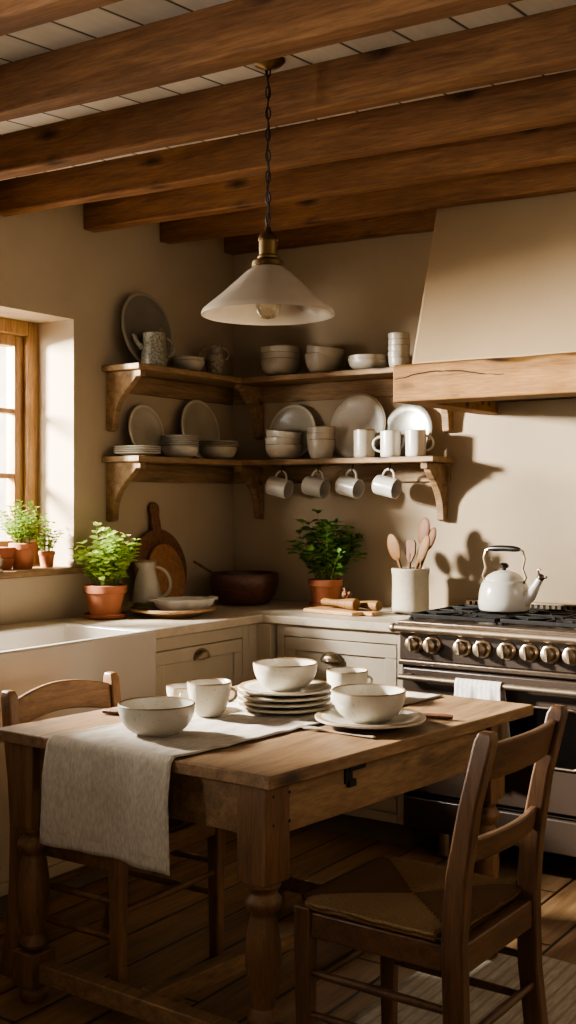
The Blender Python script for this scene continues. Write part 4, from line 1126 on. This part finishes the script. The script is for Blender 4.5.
# ------------------------------------------------------------------ chairs
def chair(label, loc, rz, wd, dp, hgt, arch, mats, lean=.075, sz=.455):
    mz, my = mats
    c = thing('dining_chair', label, 'chair', loc, rz)
    hx, hy_ = dp / 2, wd / 2
    for s in (-1, 1):
        y = s * (hy_ - .018)
        MB().hexa([(hx - .045, y - .016, 0), (hx - .010, y - .016, 0), (hx - .010, y + .016, 0), (hx - .045, y + .016, 0)],
                  [(hx - .052, y - .021, sz + .004), (hx - .004, y - .021, sz + .004), (hx - .004, y + .021, sz + .004), (hx - .052, y + .021, sz + .004)]).build('leg', mz, c, .006, 3)
        # back post: splayed foot, upright at the seat, leaning above
        prof = [(0, -.045), (.12, -.022), (.28, -.004), (.46, 0), (.60, -.010), (.75, -.036), (hgt - .02, -lean), (hgt, -lean - .004)]
        vs = []; fs = []
        for k, (z, dx) in enumerate(prof):
            a = .026 if z < .7 else .022 if k < len(prof) - 1 else .016
            b = .019 if k < len(prof) - 1 else .014
            x = -hx + .026 + dx
            vs += [(x - a, y - b, z), (x + a, y - b, z), (x + a, y + b, z), (x - a, y + b, z)]
        for k in range(len(prof) - 1):
            for q in range(4):
                q2 = (q + 1) % 4; fs.append((4 * k + q, 4 * k + q2, 4 * k + 4 + q2, 4 * k + 4 + q))
        fs.append((3, 2, 1, 0)); e = 4 * (len(prof) - 1); fs.append((e, e + 1, e + 2, e + 3))
        MB().add(vs, fs).build('back_post', mz, c, .006, 3)
    fr = MB()
    fr.box(hx - .05, hx - .012, -hy_ + .04, hy_ - .04, sz - .065, sz - .008); fr.box(-hx + .008, -hx + .042, -hy_ + .036, hy_ - .036, sz - .075, sz - .008)
    for s in (-1, 1):
        y = s * (hy_ - .020); fr.box(-hx + .05, hx - .05, y - .015, y + .015, sz - .068, sz - .008)
    fr.build('seat_frame', my, c, .004)
    # rush seat: four woven triangles dipping to the middle
    st = MB(); n = 26; vs = []; fs = []
    sx0, sx1, sy = -hx + .035, hx - .004, hy_ - .004
    for j in range(n + 1):
        for i in range(n + 1):
            x = sx0 + (sx1 - sx0) * i / n; y = -sy + 2 * sy * j / n
            d = min(min(x - sx0, sx1 - x) / ((sx1 - sx0) / 2), (sy - abs(y)) / sy)
            z = sz + .006 + .010 * math.sin(min(1, d * 4) * PI / 2) - .012 * d * d
            a = abs(x - (sx0 + sx1) / 2) / (sx1 - sx0); b = abs(y) / (2 * sy)
            z -= .005 * max(0, 1 - abs(a - b) / .03)
            if (i in (0, n) and j in (0, 1, n - 1, n)) or (j in (0, n) and i in (0, 1, n - 1, n)): z -= .008
            vs.append((x, y, z))
    for j in range(n):
        for i in range(n):
            a = j * (n + 1) + i
            corner = (i < 3 or i > n - 4) and (j < 2 or j > n - 3)
            if corner and ((i < 2 or i > n - 3)): continue
            fs.append((a, a + 1, a + n + 2, a + n + 1))
    st.add([(x - (sx0 + sx1) / 2, y, z) for x, y, z in vs], fs)
    o = st.build('seat', M['rush'], c, 0, 2, 60, .02); o.location = ((sx0 + sx1) / 2, 0, 0)
    def rail(z, h, arch, name):
        n = 14; vs = []; fs = []
        def dx(zz):
            P = [(.46, 0), (.60, -.010), (.75, -.036), (hgt - .02, -lean)]
            for (z0, a), (z1, b) in zip(P, P[1:]):
                if zz <= z1: return a + (b - a) * (zz - z0) / (z1 - z0)
            return -lean
        for k in range(n + 1):
            t = k / n; y = (-hy_ + .037) + 2 * (hy_ - .037) * t
            cv = math.sin(PI * t); za = arch * cv
            bow = -.022 * cv
            for zz, th in ((z - h / 2 + za * .8, .009), (z + h / 2 + za, .009)):
                x = -hx + .026 + dx(zz) + bow
                vs += [(x - th, y, zz), (x + th, y, zz)]
        for k in range(n):
            a = 4 * k; b = a + 4
            fs += [(a, b, b + 1, a + 1), (a + 2, a + 3, b + 3, b + 2), (a, a + 2, b + 2, b), (a + 1, b + 1, b + 3, a + 3)]
        fs += [(0, 1, 3, 2), (4 * n, 4 * n + 2, 4 * n + 3, 4 * n + 1)]
        MB().add(vs, fs).build(name, my, c, .004, 2)
    rail(hgt - .075, .085, arch, 'top_rail'); rail(hgt - .275, .055, arch * .3, 'back_slat')
    for z, s in ((.20, -1), (.20, 1), (.30, -1), (.30, 1)):
        if z == .30 and wd < 0: continue
        y = s * (hy_ - .018)
        xb = -hx + .026 + (-.012 if z < .25 else -.003)
        MB().tube([(xb + .02, y, z), (0, y, z), (hx - .04, y, z)], [.009, .0115, .009], 12).build('stretcher', my, c)
    MB().tube([(hx - .028, -hy_ + .032, .27), (hx - .028, 0, .27), (hx - .028, hy_ - .032, .27)], [.009, .0125, .009], 12).build('stretcher', my, c)
    MB().tube([(-hx + .010, -hy_ + .032, .24), (-hx + .010, 0, .24), (-hx + .010, hy_ - .032, .24)], [.009, .0115, .009], 12).build('stretcher', my, c)
    return c
chair('dark wooden rush seat chair at right of table, its back towards the viewer', (-1.295, 2.485, .009), PI - .03, .425, .45, .925, .004, (M['chair'], M['chairx']))
chair('lighter wooden rush seat chair with arched top rail, left of table under the runner', (-2.395, 2.632, 0), 0.0, .485, .45, .855, .030, (M['chair2'], M['chair2x']), .045)

# rug
rm = MB(); n = 60; vs = []; fs = []
rx0, rx1, ry0, ry1 = -1.62, -.2, 2.2, 3.42
for j in range(n + 1):
    for i in range(n + 1):
        x = rx0 + (rx1 - rx0) * i / n; y = ry0 + (ry1 - ry0) * j / n
        vs.append((x + .004 * math.sin(y * 31), y + .004 * math.sin(x * 27), .0045 + .0015 * math.sin(x * 9) * math.sin(y * 7)))
for j in range(n):
    for i in range(n):
        a = j * (n + 1) + i; fs.append((a, a + 1, a + n + 2, a + n + 1))

rm.add([(x - rx0, y - ry0, z) for x, y, z in vs], fs)
RUG = tag(rm.build('rug', M['rug'], None, 0, 2, 180, .005), 'flat grey woven rug on floor boards under the right chair', 'rug', (rx0, ry0, 0), 0)

# ------------------------------------------------------------------ pendant lamp
PX, PY = -1.778, 2.54
zc = ceil_z(PX, PY) + BH
lamp = thing('pendant_lamp', 'opal glass cone pendant lamp hanging on chain above table', 'pendant lamp', (PX, PY, 0))
zr = 1.930                      # rim height
MB().lathe([(0, 0), (.045, 0), (.047, -.006), (.035, -.018), (.012, -.024), (.006, -.03), (0, -.03)], 32, T(0, 0, zc + .002)).build('ceiling_rose', M['brass'], lamp)
sh = MB(); prof = [(.038, zr + .128), (.060, zr + .112), (.120, zr + .055), (.170, zr + .012), (.174, zr + .004), (.174, zr - .002), (.168, zr + .002)]
prof += [(.166, zr + .010), (.117, zr + .052), (.058, zr + .106), (.034, zr + .124)]
sh.lathe([(q[0] * 1.035, q[1]) for q in prof], 64).build('lamp_shade', M['opal'], lamp, 0, 2, 60)
MB().lathe([(0, zr + .238), (.008, zr + .236), (.010, zr + .225), (.022, zr + .215), (.027, zr + .205), (.027, zr + .200), (.0245, zr + .198), (.0245, zr + .160), (.028, zr + .156), (.028, zr + .150), (.043, zr + .142), (.044, zr + .130), (.040, zr + .126), (.03, zr + .12), (0, zr + .12)], 32).build('lamp_holder', M['brass'], lamp, 0, 2, 40)
MB().lathe([(0, zr + .12), (.014, zr + .12), (.014, zr + .085), (.018, zr + .075), (.030, zr + .05), (.034, zr + .025), (.031, zr + .005), (.020, zr - .008), (0, zr - .013)], 28).build('bulb', M['bulb'], lamp)
MB().tube([(-.008, 0, zr + .085), (-.010, 0, zr + .03), (0, 0, zr + .05), (.010, 0, zr + .03), (.008, 0, zr + .085)], .0012, 6).build('filament', M['brass'], lamp)
ch = MB(); z = zr + .240; k = 0; LK = .034
while z < zc - .03:
    pts = []
    for q in range(14):
        a = 2 * PI * q / 14; pts.append((.0062 * math.cos(a), 0, z + LK / 2 + (LK / 2) * math.sin(a)))
    ch.tube(pts, .0018, 6, RZ(PI / 2 * (k % 2) + .6), None, True); z += LK - .0055; k += 1
ch.build('chain', M['iron'], lamp)
MB().tube([(.003 * math.sin(z * 60), .003 * math.cos(z * 60), z) for z in [zr + .235 + (zc - .02 - zr - .235) * q / 80 for q in range(81)]], .0022, 6).build('cord', M['iron'], lamp)

# ------------------------------------------------------------------ light
W = bpy.data.worlds.new('sky'); S.world = W; W.use_nodes = True
bg = W.node_tree.nodes['Background']; bg.inputs[0].default_value = (1.0, .97, .93, 1); bg.inputs[1].default_value = 6.0
def area(name, loc, target, sx, sy, power, col, spread=180):
    L = bpy.data.lights.new(name, 'AREA'); L.shape = 'RECTANGLE'; L.size = sx; L.size_y = sy; L.energy = power; L.color = col
    L.spread = math.radians(spread)
    o = bpy.data.objects.new(name, L); COL.objects.link(o); o.location = loc
    o.rotation_euler = (Vector(target) - Vector(loc)).to_track_quat('-Z', 'Y').to_euler(); return o
area('daylight_near_window', (XW - 1.3, -.5, 1.56), (-1.6, 4.4, 1.5), .7, .35, 365, (1, .955, .88))
area('daylight_sink_window', (XW - 1.15, 2.35, 2.1), (-2.2, 3.0, .8), .32, .32, 1500, (1, .97, .91))
area('room_fill', (.9, -1.2, 1.7), (-2.2, 3.2, 1.4), 1.6, 1.2, 12, (1, .95, .88))

# ------------------------------------------------------------------ camera
cam = bpy.data.cameras.new('camera'); co = bpy.data.objects.new('camera', cam); COL.objects.link(co)
cam.sensor_fit = 'VERTICAL'; cam.sensor_height = 36; cam.sensor_width = 36
cam.lens = 1150 / 1024 * 36; cam.shift_y = -12 / 1024
cam.clip_start = .05
co.location = (0, 0, EYE); co.rotation_euler = (PI / 2, 0, math.radians(34))
S.camera = co
S.view_settings.view_transform = 'AgX'
S.view_settings.look = 'AgX - Medium High Contrast'
S.view_settings.exposure = 0.34
